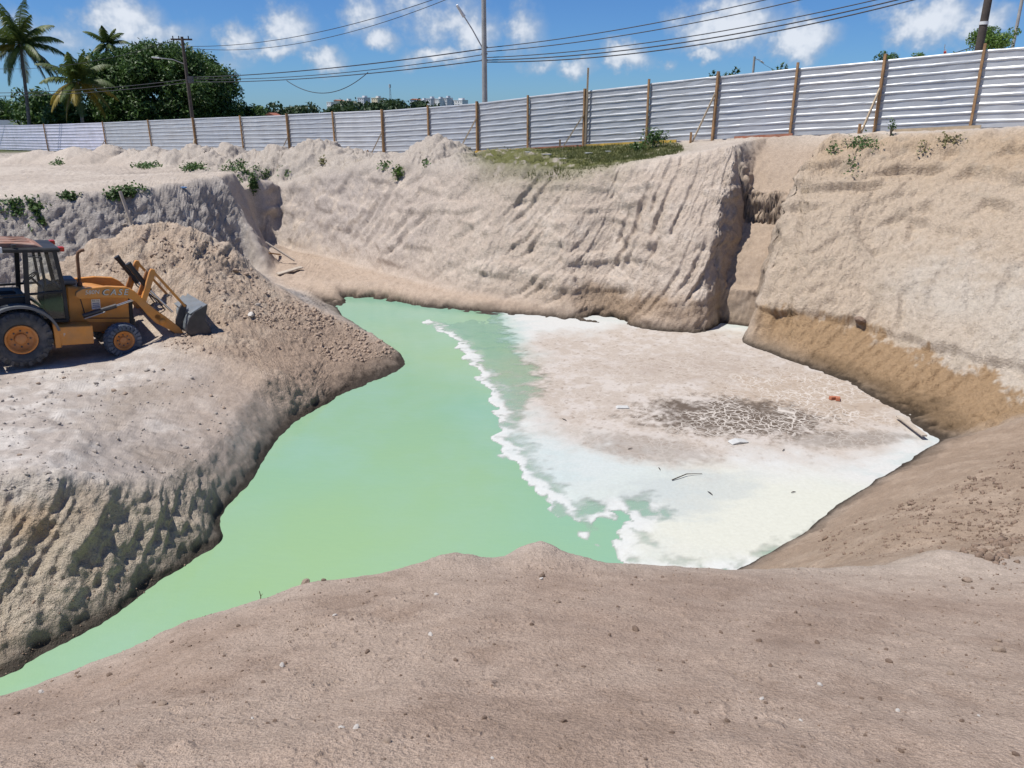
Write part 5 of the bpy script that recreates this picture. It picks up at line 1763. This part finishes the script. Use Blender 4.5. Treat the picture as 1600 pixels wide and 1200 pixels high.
spiky(1130, 122, 58, [(-1.1, .25, 1), (-.75, .45, 1), (-.35, .15, 1), (.15, .3, 1), (.55, .35, 1), (.95, .8, 1), (1.15, .55, 1), (-.1, .0, 1)], 'wide dark spiky shrub showing over the fence in the middle', 41)
spiky(1222, 112, 58, [(-.8, .1, 1), (-.4, .25, 1), (0, .55, 1), (.2, .4, 1), (.35, .2, 1)], 'narrow dark spiky shrub showing over the fence, right of the distant pole', 42)


def palm(crown, base, flen, nf, label, sd, dry=.2, trunk_r=.17):
    rg = np.random.default_rng(sd)
    crown = np.array(crown); base = np.array(base)
    o = empty('coconut_palm', base)
    top = crown - base
    m = MB()
    path = [np.array([0, 0, -.3]) + (top - np.array([0, 0, -.3])) * u + np.array([.35 * math.sin(u * 2.6), 0, 0]) * (1 - u) for u in np.linspace(0, 1, 9)]
    m.tube(path, [trunk_r * (1.35 - .5 * u) for u in np.linspace(0, 1, 9)], 10)
    m.build('trunk', M['bark'], o)
    for k in range(nf):
        az_ = k * 2.39996 + rg.normal() * .2
        u = (k + .5) / nf
        el_ = math.radians(86 - 135 * u ** 1.15 + rg.normal() * 7)
        L_ = flen * (.85 + .25 * rg.random()) * (.8 if u < .15 else 1)
        hd_ = np.array([math.cos(az_), math.sin(az_), 0])
        p = top.copy(); path = [p.copy()]
        e = el_
        for q in range(11):
            e -= .045 + .12 * math.cos(e) * (q / 10)
            p = p + (hd_ * math.cos(e) + np.array([0, 0, math.sin(e)])) * (L_ / 11)
            path.append(p.copy())
        path = np.array(path)
        vs, fs_ = [], []
        side_ = np.cross(hd_, [0, 0, 1])
        nl = 38
        for q in range(nl):
            s_ = .12 + .88 * q / (nl - 1)
            fi = s_ * 11; i0 = min(10, int(fi)); b_ = path[i0] + (path[i0 + 1] - path[i0]) * (fi - i0)
            tg = path[i0 + 1] - path[i0]; tg /= np.linalg.norm(tg)
            ll = flen * .24 * math.sin(math.pi * (.15 + .78 * s_)) * (.85 + .3 * rg.random())
            for sd_ in (-1, 1):
                d = side_ * sd_ * .75 + tg * .55 + np.array([0, 0, -.45 - .25 * rg.random()]); d /= np.linalg.norm(d)
                mid = b_ + d * ll * .5; end = mid + (d + np.array([0, 0, -.55])) / 1.2 * ll * .5
                wv = tg * .05
                n_ = len(vs)
                vs += [b_ - wv, b_ + wv, mid + wv * 1.1, mid - wv * 1.1, end]
                fs_ += [(n_, n_ + 1, n_ + 2, n_ + 3), (n_ + 3, n_ + 2, n_ + 4)]
        mm = MB(); mm.add(vs, fs_)
        mm.tube([tuple(x) for x in path[::2]], [.05, .04, .035, .03, .02, .012], 5)
        me = bpy.data.meshes.new('frond'); me.from_pydata(mm.v, [], mm.f)
        link('frond', me, M['palm_dry'] if (u > .62 and rg.random() < dry) else M['palm'], o)
    for k in range(5):
        a_ = k * 1.3; m = MB(); m.lathe([(.01, -.14), (.10, -.07), (.12, .02), (.07, .12), (.01, .15)], (top[0] + .26 * math.cos(a_), top[1] + .26 * math.sin(a_), top[2] - .35), 10, 'z', close=False)
        m.build('coconut', M['palm_dry'] if k % 2 else M['palm'], o)
    tag(o, label, 'palm', 'coconut palms')


q = at_t(32, 70, 84); g_ = at_t(38, 205, 84)
palm(q, (g_[0], g_[1], -5.2), 4.9, 30, 'tallest coconut palm with a bare pale trunk at the left edge', 51, .25)
q = at_t(121, 128, 80); g_ = at_t(124, 215, 80)
palm(q, (g_[0], g_[1], -5.2), 4.2, 26, 'shorter coconut palm with yellow hanging fronds beside the huge tree', 52, .85)
q = at_t(168, 70, 108); g_ = at_t(172, 200, 108)
palm(q, (g_[0], g_[1], -5.6), 3.5, 18, 'coconut palm top peeping out behind the huge tree', 53, .0)

# far wood that reads as one mass
rg = np.random.default_rng(61)
cl = []
for k in range(330):
    px = rg.uniform(-260, 780)
    t_ = rg.uniform(210, 330)
    ytop = np.interp(px, [-260, 0, 120, 370, 400, 450, 520, 560, 590, 640, 700, 780], [160, 168, 172, 176, 168, 164, 168, 163, 160, 158, 167, 170])
    c_ = at_t(px, ytop + rg.uniform(4, 22), t_)
    cl.append((c_, rg.uniform(1.4, 2.9)))
o = link('far_wood', crown_mesh('far_wood', cl, 22, .62, rg, .6), M['leaf_far'])
tag(o, 'far dark green wood along the horizon behind the fence', None, None, 'stuff')

# ------------------------------------------------------------------ buildings on the skyline
M['wall_cream'] = plain('cream_render', (.78, .70, .50), .9, 0, .08, .1)
M['wall_white'] = plain('white_render', (.82, .82, .80), .9, 0, .06, .1)
M['wall_grey'] = plain('grey_render', (.60, .62, .64), .9, 0, .08, .1)
M['roof_tile'] = plain('red_roof_tiles', (.34, .12, .07), .9, 0, .15, .2)
M['window_dark'] = plain('dark_window', (.06, .08, .10), .3)


def block(px0, px1, py0, t_, mat, label, roof=None, tank=True, floors=4):
    a_ = at_t(px0, py0, t_); b_ = at_t(px1, py0, t_)
    wd = b_[0] - a_[0]; ht = a_[2] + 6.0
    o = empty('apartment_block', ((a_[0] + b_[0]) / 2, a_[1] + 6, -6.0), (0, 0, -.55))
    wd *= .82
    m = MB(); m.box((0, 0, ht / 2), (wd, 12, ht)); w_ = m.build('wall', M[mat], o)
    if roof == 'tile':
        m = MB(); m.prism([(-wd / 2 - .5, ht), (wd / 2 + .5, ht), (0, ht + wd * .16)], -6.5, 6.5); m.build('roof', M['roof_tile'], o)
    else:
        m = MB(); m.box((0, 0, ht + .3), (wd + .5, 12.5, .6)); rf_ = m.build('roof', M[mat], o)
        if tank:
            m = MB(); m.box((wd * .15, 0, ht + 1.6), (wd * .4, 5, 2.2)); m.build('tank_room', M['wall_grey'], rf_)
    nw = max(2, int(wd / 3.2))
    for fl in range(floors):
        for k in range(nw):
            m = MB(); m.box((-wd / 2 + wd * (k + .5) / nw, -6.02, ht - 1.7 - fl * 2.9), (wd / nw * .34, .12, 1.0)); m.build('window', M['window_dark'], w_)
    tag(o, label, 'building', 'apartment blocks on the skyline')


block(512, 523, 160, 900, 'wall_white', 'leftmost small white block on the skyline', None, False)
block(523, 533, 157, 930, 'wall_cream', 'cream block with a red gable, second from the left on the skyline', 'tile')
block(538, 548, 158, 900, 'wall_cream', 'narrow cream block right of the gabled one on the skyline')
block(559, 575, 153, 950, 'wall_grey', 'pale grey block left of the antenna mast')
block(581, 596, 153.5, 960, 'wall_cream', 'cream block just left of the antenna mast')
block(642, 656, 156, 920, 'wall_grey', 'block with a red tiled roof right of the antenna mast', 'tile')
block(657, 666, 157, 900, 'wall_white', 'narrow white block next to the red tiled one')
block(668, 679, 154.5, 900, 'wall_grey', 'grey block in the middle of the right hand row on the skyline')
block(682, 692, 155, 900, 'wall_white', 'white block third from the right in the row by the lamp pole')
block(694, 704, 153.5, 905, 'wall_grey', 'grey block second from the right in the row by the lamp pole')
block(707, 730, 157, 910, 'wall_white', 'wide low white block nearest the lamp pole')
m = MB()
c_ = at_t(609, 133, 640)
for k in range(3):
    a_ = k * 2.1
    m.tube([(1.6 * math.cos(a_), 1.6 * math.sin(a_), 0), (.3 * math.cos(a_), .3 * math.sin(a_), c_[2] + 6)], .16, 5)
for k in range(10):
    z_ = (c_[2] + 6) * (k + .5) / 10; r_ = 1.6 - 1.3 * (k + .5) / 10
    m.tube([(r_ * math.cos(a), r_ * math.sin(a), z_) for a in (0, 2.1, 4.2, 6.3)], .10, 4)
o = empty('antenna_mast', (c_[0], c_[1], -6)); m.build('lattice', M['galv'], o)
m = MB(); m.tube([(0, 0, c_[2] + 4), (0, 0, c_[2] + 6.6)], .9, 8); m.build('antenna_cluster', M['lamp'], o)
tag(o, 'thin antenna mast on the skyline above the far wood', 'mast')
c_ = at_t(426, 181, 200)
o = empty('low_house', (c_[0], c_[1], -5.5))
m = MB(); m.box((0, 0, 2.3), (5.5, 6, 4.6)); m.build('wall', M['wall_white'], o)
m = MB(); m.prism([(-3.2, 4.6), (3.2, 4.6), (0, 6.1)], -3.4, 3.4); m.build('roof', M['roof_tile'], o)
tag(o, 'low house with a red tiled roof half hidden behind the fence', 'house')
c_ = at_t(10, 190, 105)
m = MB(); m.box((0, 0, 0), (9, .3, 3.2)); o = m.build('garden_wall', M['wall_grey']); o.location = (c_[0] - 1.5, c_[1], c_[2] - 1.4)
tag(o, 'pale low wall behind the fence at the left edge', 'wall')
# red and white pennant
c_ = at_t(1472, 97, 45); gz_ = ground_z(c_[0], c_[1])
o = empty('pennant', (c_[0], c_[1], gz_)); hh_ = c_[2] - gz_
m = MB(); m.tube([(0, 0, 0), (0, 0, hh_ + .95)], .02, 6); m.build('staff', M['galv'], o)
m = MB(); m.prism([(-.16, hh_ - .1), (.26, hh_), (.22, hh_ + .45), (.08, hh_ + .72), (-.04, hh_ + .4), (-.16, hh_ + .2)], -.012, .012); fl_ = m.build('cloth', M['white_paint'], o)
M['flag_red'] = plain('red_cloth', (.55, .05, .05), .8)
for (x_, z_, r_) in ((-.05, .10, .10), (.14, .28, .10), (.06, .52, .08), (.20, .08, .06)):
    m = MB(); m.lathe([(.002, -.016), (r_, -.016), (r_, .016), (.002, .016)], (x_, 0, hh_ + z_), 9, close=False); m.build('red_patch', M['flag_red'], fl_)
tag(o, 'small red and white pennant sticking up over the fence', 'flag')


# ------------------------------------------------------------------ finding the ground along a line of sight
TT = np.geomspace(1.2, 75, 1400)


def hits(pxs):
    """Ground points seen at picture positions."""
    D = np.array([ray(x, y) for x, y in pxs])
    out = []
    for c0_ in range(0, len(D), 1500):
        d = D[c0_:c0_ + 1500]
        X = d[:, 0:1] * TT; Y = d[:, 1:2] * TT; Zr = d[:, 2:3] * TT
        below = Zr < hsample(X, Y)
        i = np.argmax(below, 1)
        t = TT[i]
        out.append(d * t[:, None])
    return np.concatenate(out)


# ------------------------------------------------------------------ weeds
def weed(px, py, rx, rz_, n, label, sd, mat='weed', leaf=.065, hang=0.0, name='weed_patch', cat='plant', stalks=4):
    rg = np.random.default_rng(sd)
    h0 = hits([(px, py)])[0]
    k = np.linalg.norm(h0) / FPX
    o = empty(name, tuple(h0))
    pp = hits(np.stack([px + rx * np.clip(rg.normal(size=n) * .5, -1.2, 1.2), py + rz_ * np.clip(rg.normal(size=n) * .5, -1.2, 1.2)], 1))
    pp = pp[np.linalg.norm(pp - h0, axis=1) < 3 * max(rx, rz_) * k + .4]
    c_ = pp - h0 + np.array([0, -.05, .03]) + np.abs(rg.normal(size=pp.shape)) * np.array([0, -.07, .09])
    n_ = rg.normal(size=pp.shape) * .6 + np.array([0, -.5, .8]); n_ /= np.linalg.norm(n_, axis=1, keepdims=True)
    v, f = leaf_cloud(c_, n_, leaf * (.6 + .9 * rg.random(len(c_))), .55, rg)
    link('leaves', mesh_from('leaves', v, f), M[mat], o)
    m = MB()
    for q in range(stalks):
        i = int(rg.integers(len(c_))); j = int(rg.integers(len(c_)))
        m.tube([c_[i] * .2, c_[i] * .6 + c_[j] * .1 + np.array([0, -.03, .05]), c_[i]], .008, 5)
    m.build('stems', M['bark'], o)
    tag(o, label, cat, 'weeds growing on the sand')


WEEDS = [(44, 328, 34, 14, 700, 'dense green creeper hanging over the earth cut right behind the cab'), (64, 348, 14, 16, 240, 'lower tail of creeper below the dense patch behind the cab'),
         (112, 312, 16, 8, 160, 'small creeper on the cut lip right of the cab'), (205, 302, 26, 9, 200, 'creeper round the top of the leaning board'), (180, 308, 14, 8, 110, 'thin creeper just left of the leaning board'),
         (230, 261, 20, 5, 200, 'low green strip of weeds on the plateau, second from the left'), (92, 256, 12, 4, 80, 'small weed tuft on the plateau below the leftmost mounds'),
         (305, 263, 22, 6, 260, 'weeds on the plateau left of the big creeper'), (375, 270, 26, 14, 700, 'big green creeper spilling off the plateau end'), (398, 290, 8, 14, 160, 'hanging end of the big creeper'),
         (415, 275, 8, 6, 60, 'thin weed right of the big creeper'), (445, 271, 9, 8, 110, 'bushy weed on the mound right of the big creeper'), (505, 255, 5, 6, 50, 'single small weed high on the back mound'),
         (602, 264, 10, 7, 60, 'sparse weed left of the round bush on the back wall'), (666, 258, 6, 6, 50, 'tiny weed below the peaked spoil mound'), (1300, 236, 12, 8, 90, 'left clump of creeper on the top of the right wall'),
         (1345, 228, 32, 9, 320, 'row of creeper along the top of the right wall'), (1480, 222, 24, 6, 110, 'sparse dry weeds on the upper right wall'), (1330, 260, 12, 20, 60, 'thin creeper trailing down the right wall'),
         (1440, 232, 10, 12, 40, 'thin wisp of weed on the right wall below the fence'), (848, 231, 7, 7, 80, 'small leafy tuft on the grass near the fence'), (800, 237, 14, 5, 60, 'low weeds on the left end of the grass strip')]
for i, (px, py, rx, rz_, n, lb) in enumerate(WEEDS):
    weed(px, py, rx, rz_, int(n * (1.6 if i < 15 else .9)), lb, 100 + i, 'weed_dry' if i in (17, 19, 12) else 'weed', .065 if i < 15 else .045)


def bush(px, py, h_px, w_px, n, label, sd, mat, leaf=.06):
    rg = np.random.default_rng(sd)
    h0 = hits([(px, py)])[0]; k = np.linalg.norm(h0) / FPX
    H_, W_ = h_px * k, w_px * k
    o = empty('leafy_bush', tuple(h0))
    cs = rg.normal(size=(n, 3)) * .42; cs = np.clip(cs, -1, 1) * np.array([W_ / 2, W_ / 2.4, H_ / 2]) + np.array([0, 0, H_ * .55])
    n_ = rg.normal(size=(n, 3)) * .7 + np.array([0, -.3, .8]); n_ /= np.linalg.norm(n_, axis=1, keepdims=True)
    v, f = leaf_cloud(cs, n_, leaf * (.6 + .9 * rg.random(n)), .5, rg)
    link('leaves', mesh_from('leaves', v, f), M[mat], o)
    m = MB()
    for q in range(7):
        e = cs[int(rg.integers(n))]; m.tube([(0, 0, -.1), tuple(e * np.array([.4, .4, .5])), tuple(e)], [.014, .01, .005], 5)
    m.build('stems', M['bark'], o)
    tag(o, label, 'bush', 'bushes on the pit rim')


bush(1022, 232, 28, 42, 420, 'spreading leafy bush against the fence at the end of the grass', 131, 'weed')
bush(995, 236, 12, 26, 150, 'low bush beside the spreading one on the grass strip', 132, 'weed')
bush(622, 282, 22, 18, 260, 'round bright green bush on the back pit wall', 133, 'leaf_bright', .05)
bush(1391, 211, 22, 16, 60, 'tall thin weed standing at the fence foot on the right', 134, 'weed', .05)

# verge grass: stuff
rg = np.random.default_rng(71)
gp = np.array([(p[0], p[1]) for p in reg_shapes['grass']])
lo_, hi_ = gp.min(0), gp.max(0)
P2 = rg.uniform(lo_, hi_, size=(90000, 2))
wg = rsample(regs['grass'], P2[:, 0], P2[:, 1])
den = smooth(-.25, .25, noise3(P2[:, 0] * .9, P2[:, 1] * .9, 4.0))
P2 = P2[(wg > .35) & (rg.random(len(P2)) < .45 + .55 * den)][:34000]
zz = hsample(P2[:, 0], P2[:, 1])
hgt = .05 + .09 * rg.random(len(P2))
dirs = rg.normal(size=(len(P2), 3)) * np.array([.5, .5, .1]) + np.array([0, 0, 1.0])
sidev = rg.normal(size=(len(P2), 3)) * np.array([1, 1, 0]); sidev /= np.linalg.norm(sidev, axis=1, keepdims=True) + 1e-9
b0 = np.stack([P2[:, 0], P2[:, 1], zz - .03], 1)
tri = np.stack([b0 - sidev * .02, b0 + sidev * .02, b0 + dirs * hgt[:, None]], 1).reshape(-1, 3)
o = link('verge_grass', mesh_from('verge_grass', tri, np.arange(len(tri)).reshape(-1, 3)), M['grass'])
tag(o, 'short yellow green grass strip along the foot of the fence', None, None, 'stuff')
# ------------------------------------------------------------------ boards, bricks, litter
def board(a_, b_, wdt, thk, mat, label, name='board', cat='board', lift=.03, up=(0, 0, 1)):
    a_, b_ = Vector(a_), Vector(b_)
    m = MB(); m.bar((0, 0, 0), b_ - a_, wdt, thk, up)
    o = m.build(name, M[mat], None, min(.006, thk * .2)); o.location = a_ + Vector((0, 0, lift))
    tag(o, label, cat)
    return o


hb = hits([(187, 303), (214, 357), (178, 356), (205, 349), (416, 388), (461, 413), (421, 400), (437, 399), (434, 433), (472, 424), (1416, 656), (1461, 691), (1050, 752), (1096, 741)])
board(hb[0] + np.array([.2, -.35, .1]), hb[1] + np.array([0, -.2, -.2]), .11, .05, 'board_grey', 'pale board leaning steeply against the earth cut behind the heap')
board(hb[2] + np.array([0, -.25, 0]), hb[3] + np.array([0, -.25, 0]), .08, .04, 'board_grey', 'short board lying level beside the leaning board')


def on_ground(p, dz=.02): return np.array([p[0], p[1], ground_z(p[0], p[1]) + dz])


board(on_ground(hb[4], .22), on_ground(hb[5], .10), .16, .05, 'board_grey', 'long pale plank lying on the ledge at the far end of the pond')
board(on_ground(hb[6]), on_ground(hb[7]), .10, .05, 'fence_wood', 'short dark offcut under the long plank')
board(on_ground(hb[8], .05), on_ground(hb[9], .08), .30, .05, 'board_grey', 'wide board lying nearer the pond below the long plank')
board(hb[10] + np.array([-.25, -.1, .1]), hb[11] + np.array([-.25, 0, .12]), .12, .04, 'board_grey', 'grey plank at the foot of the right wall on the silt edge')
sz_ = WATER + .035
pa_, pb_ = at_z(1050, 751, sz_), at_z(1097, 741, sz_)
m = MB(); m.tube([(0, 0, 0), tuple((pb_ - pa_) * .5 + np.array([0, .06, .03])), tuple(pb_ - pa_)], [.012, .010, .005], 6); o = m.build('stick', M['dark_wood']); o.location = tuple(pa_ + np.array([0, 0, .015]))
tag(o, 'thin dark stick lying on the white silt', 'stick')
for px, py, rot_, lb in ((1302, 624, .3, 'left of two red bricks on the tan silt'), (1309, 625, 1.2, 'right of two red bricks on the tan silt')):
    p = at_z(px, py, sz_); m = MB(); m.box((0, 0, 0), (.20, .10, .08)); o = m.build('brick_piece', M['brick'], None, .006); o.location = tuple(p + np.array([0, 0, .035])); o.rotation_euler = (0, .1, rot_)
    tag(o, lb, 'brick')
p = at_z(1153, 691, sz_); m = MB(); m.prism([(-.20, 0), (.22, .01), (.14, .03), (-.02, .06), (-.17, .03)], -.10, .10); o = m.build('foam_scrap', M['litter'], None, .01); o.location = tuple(p); o.rotation_euler = (0, 0, .3)
tag(o, 'white folded scrap lying beside the dark cracked patch', 'litter')
p = at_z(973, 637, sz_); m = MB(); m.prism([(-.16, 0), (.16, 0), (.12, .03), (-.12, .03)], -.08, .08); o = m.build('plastic_scrap', M['litter'], None, .006); o.location = tuple(p)
tag(o, 'small pale plastic scrap in the middle of the silt', 'litter')
rg = np.random.default_rng(81)
for px, py, lb in ((1225, 704, 'dark crumb on the silt just below the dark patch'), (1110, 771, 'dark twig bit on the cream silt at right'), (1031, 733, 'dark bit at the border of beige and white silt'), (985, 702, 'dark bit left of the dark patch'),
                   (1240, 770, 'dark bit far right on the cream silt'), (882, 656, 'short dark stroke of twig on the bluish silt')):
    p = at_z(px, py, sz_); m = MB(); L_ = .035 + .04 * rg.random(); m.tube([(-L_, 0, 0), (0, .01, .008), (L_, .02, 0)], [.007, .010, .005], 6)
    o = m.build('twig', M['dark_wood']); o.location = tuple(p + np.array([0, 0, .012])); o.rotation_euler = (0, 0, rg.uniform(0, 3)); tag(o, lb, 'twig')
hb = hits([(286, 296), (875, 250), (853, 246), (920, 241), (823, 246), (950, 238)])
for i, (lb, mt, sz2) in enumerate((('blue plastic scrap on the lip of the earth cut', 'litter_blue', .16), ('largest pale slab lying in the grass strip', 'stone_pale', .34), ('small pale slab left of the largest one in the grass', 'stone_pale', .24),
                                  ('pale scrap at the right in the grass strip', 'litter', .18), ('pale scrap at the left end of the grass strip', 'litter', .16), ('tiny white scrap in the grass near the bush', 'litter', .12))):
    m = MB(); m.prism([(-sz2, -.1 * sz2), (-.4 * sz2, -.35 * sz2), (.7 * sz2, -.3 * sz2), (sz2, .1 * sz2), (.3 * sz2, .4 * sz2), (-.6 * sz2, .3 * sz2)], 0, .05, 'z')
    o = m.build('litter_scrap' if mt != 'stone_pale' else 'stone_slab', M[mt], None, .006); o.location = tuple(on_ground(hb[i], .02)); tag(o, lb, 'litter' if mt != 'stone_pale' else 'slab')

# ------------------------------------------------------------------ stones: each its own object
def stone_mesh(seed):
    rg_ = np.random.default_rng(seed)
    bm = bmesh.new(); bmesh.ops.create_icosphere(bm, subdivisions=2, radius=1.0)
    k = rg_.normal(size=3)
    sc = np.array([1.15, .9, .62]) * rg_.uniform(.8, 1.2, 3)
    planes = rg_.normal(size=(5, 3)); planes /= np.linalg.norm(planes, axis=1, keepdims=True)
    for v in bm.verts:
        p = np.array(v.co)
        for q in planes:
            d = p @ q
            if d > .72: p = p - q * (d - .72)
        p = p * (1 + .14 * float(noise3(p[0] * 1.7 + k[0] * 9, p[1] * 1.7 + k[1] * 9, p[2] * 1.7)))
        v.co = Vector(p * sc)
    me = bpy.data.meshes.new('stone'); bm.to_mesh(me); bm.free()
    return me


stone_pool = {}
for mt in ('stone', 'stone_pale', 'clod', 'clod_brown'):
    stone_pool[mt] = []
    for k in range(4):
        me = stone_mesh(200 + k + 17 * len(stone_pool)); me.materials.append(M[mt]); stone_pool[mt].append(me)


def place_stone(p, r_, mt, label, group, rg_, name='stone', cat='stone', sink=.25):
    o = bpy.data.objects.new(name, stone_pool[mt][int(rg_.integers(4))]); col.objects.link(o)
    z_ = ground_z(p[0], p[1])
    o.location = (p[0], p[1], z_ + r_ * (.55 - sink)); o.scale = (r_, r_, r_); o.rotation_euler = (rg_.normal() * .25, rg_.normal() * .25, rg_.uniform(0, 6.28))
    tag(o, label, cat, group)


rg = np.random.default_rng(91)
FG = 'loose stones on the foreground sand'
NAMED = [(441, 1043, 8, 'stone_pale', 'pale stone alone on the foreground sand at left'), (673, 995, 8, 'stone_pale', 'pale stone on the foreground sand left of centre'), (556, 1142, 9, 'stone_pale', 'larger of the two whitish stones low in the foreground'),
         (534, 1141, 7, 'stone_pale', 'smaller of the two whitish stones low in the foreground'), (524, 966, 6, 'stone_pale', 'small whitish stone near the foreground crest at left'), (912, 1042, 7, 'clod_brown', 'dark brown clod in the middle of the foreground'),
         (712, 1034, 8, 'clod_brown', 'brown lump below the pale stone left of centre'), (1375, 1092, 7, 'clod_brown', 'brown stone low on the right of the foreground'), (1485, 1054, 8, 'clod', 'flat clod at the right of the foreground'),
         (846, 906, 6, 'stone_pale', 'pale crumb under the right peak of the foreground crest'), (1560, 1003, 7, 'clod', 'tan clod near the right edge of the foreground'), (1252, 1120, 6, 'stone_pale', 'small white chip low at right in the foreground'),
         (220, 1196, 10, 'clod', 'tan clod cut by the bottom edge of the picture'), (27, 1118, 8, 'clod_brown', 'dark clod near the left edge of the foreground'), (1190, 1092, 6, 'stone_pale', 'pale chip right of the middle of the foreground'),
         (395, 1123, 5, 'stone_pale', 'tan chip left of the whitish pair'), (870, 1040, 5, 'clod_brown', 'small brown lump left of the dark clod')]
hb = hits([(q[0], q[1]) for q in NAMED])
for q, p in zip(NAMED, hb):
    place_stone(p, q[2] / 1.9 * np.linalg.norm(p) / FPX, q[3], q[4], FG, rg)
pts_ = [(rg.uniform(0, 1600), rg.uniform(900, 1195)) for _ in range(260)]
hb = [p for p, q in zip(hits(pts_), pts_) if q[1] > np.interp(q[0], [c[0] for c in crest_px], [c[1] for c in crest_px]) + 8][:170]
for p in hb:
    r_ = rg.gamma(2.2, 1.0) * .75 + .9
    mt = ('clod_brown', 'clod', 'clod_brown', 'stone_pale')[int(rg.choice(4, p=[.5, .25, .17, .08]))]
    place_stone(p, r_ * np.linalg.norm(p) / FPX, mt, 'tiny crumb of sand or stone scattered on the brown foreground', 'crumbs scattered on the foreground', rg, 'crumb', 'crumb')
YARD = [(232, 594), (108, 660), (75, 738), (196, 617), (42, 741), (30, 710), (330, 620), (255, 580), (150, 598), (100, 592), (312, 664), (125, 620), (60, 600), (178, 612), (230, 580), (290, 700), (148, 705), (20, 640), (350, 640), (70, 622)]
for p in hits(YARD):
    place_stone(p, rg.uniform(3, 6) / 1.4 * np.linalg.norm(p) / FPX, ('stone', 'clod')[int(rg.integers(2))], 'grey stone lying on the pale yard in front of the loader', 'stones on the yard', rg)
HEAPST = [(393, 498, 9, 'stone_pale', 'pale angular block at the foot of the sand heap'), (368, 425, 9, 'clod', 'large clod high on the right flank of the heap'), (385, 432, 7, 'clod', 'second clod on the right flank of the heap'),
          (403, 483, 6, 'stone', 'grey stone just above the pale angular block'), (435, 545, 5, 'clod', 'lone clod on the smooth slope below the heap'), (415, 463, 6, 'clod', 'clod beside the ridge of the heap'), (360, 460, 5, 'clod', 'small clod left of the ridge of the heap')]
for q, p in zip(HEAPST, hits([(q[0], q[1]) for q in HEAPST])):
    place_stone(p, q[2] / 1.5 * np.linalg.norm(p) / FPX, q[3], q[4], 'clods on the sand heap', rg)
p = hits([(1345, 500)])[0]
place_stone(p, .20, 'clod_brown', 'dark lump sticking out of the right wall above the ochre band', 'lumps in the right wall', rg, 'stone', 'stone', .5)


# small clods nobody could count
def clod_field(name, sampler, n, rmin, rmax, mat, label, seed):
    rg_ = np.random.default_rng(seed)
    pxy = sampler(rg_, n)
    P3 = hits(pxy)
    bm = bmesh.new(); bmesh.ops.create_icosphere(bm, subdivisions=1, radius=1.0)
    bv = np.array([v.co for v in bm.verts]); bf = np.array([[v.index for v in f.verts] for f in bm.faces]); bm.free()
    vs, fs_ = [], []
    for p in P3:
        r_ = (rmin + (rmax - rmin) * rg_.random() ** 3) * np.linalg.norm(p) / FPX
        z_ = ground_z(p[0], p[1])
        v = bv * (1 + .30 * rg_.normal(size=(len(bv), 1))) * r_ * rg_.uniform(.6, 1.25, 3)
        fs_.append(bf + len(bv) * len(vs)); vs.append(v + np.array([p[0], p[1], z_ + r_ * .2]))
    o = link(name, mesh_from(name, np.concatenate(vs), np.concatenate(fs_)), M[mat])
    tag(o, label, None, None, 'stuff')


def quad_sampler(poly, power=1.0):
    poly = np.array(poly, float)

    def f(rg_, n):
        out = []
        lo, hi = poly.min(0), poly.max(0)
        while len(out) < n:
            q = rg_.uniform(lo, hi)
            ins = False; x0, y0 = poly[-1]
            for x1, y1 in poly:
                if (y0 > q[1]) != (y1 > q[1]) and q[0] < (x1 - x0) * (q[1] - y0) / (y1 - y0) + x0: ins = not ins
                x0, y0 = x1, y1
            if ins and float(noise3(q[0] * .02, q[1] * .035, 3.0)) > rg_.normal(-.15, .25): out.append(q)
        return np.array(out)
    return f


clod_field('heap_clods', quad_sampler([(400, 470), (470, 475), (620, 548), (610, 565), (520, 565), (440, 520), (380, 500)]), 1100, .9, 3.6, 'clod', 'crumbled clods rolled down the right flank of the sand heap', 301)
clod_field('heap_foot_clods', quad_sampler([(150, 400), (270, 350), (380, 400), (450, 480), (330, 520), (340, 560), (240, 545), (340, 480), (300, 430), (150, 430)]), 420, .8, 3.2, 'clod', 'loose clods over the front of the sand heap', 302)
clod_field('slope_clods', quad_sampler([(1260, 840), (1400, 790), (1600, 700), (1600, 862), (1480, 862), (1300, 878)]), 900, .8, 3.4, 'clod_brown', 'rolled brown clods on the sandy slope at right', 303)
clod_field('slope_foot_clods', quad_sampler([(1500, 862), (1545, 845), (1600, 838), (1600, 880), (1560, 884)]), 120, 2.0, 6.5, 'clod_brown', 'coarse brown clods at the foot of the slope at the right edge', 304)
clod_field('bank_crumbs', lambda rg_, n: np.stack([rg_.uniform(0, 1600, n), 1195 - 310 * rg_.random(n) ** .8], 1), 3600, .35, 1.7, 'clod_brown', 'fine brown crumbs all over the foreground bank', 305)
clod_field('yard_crumbs', quad_sampler([(0, 580), (300, 570), (380, 620), (330, 760), (0, 760)]), 500, .6, 2.6, 'stone', 'small grey crumbs on the yard in front of the loader', 306)
# dry twig on the crest
p = at_t(405, 922, 4.85)
m = MB(); z0 = ground_z(p[0], p[1]); m.tube([(0, 0, 0), (.005, 0, .03), (.0, 0, .07)], [.004, .003, .002], 5); m.tube([(.004, 0, .03), (.018, 0, .05)], [.0025, .0015], 5)
o = m.build('dry_twig', M['weed_dry']); o.location = (p[0], p[1], z0 - .005)
tag(o, 'tiny dry twig standing on the foreground crest at left', 'twig')
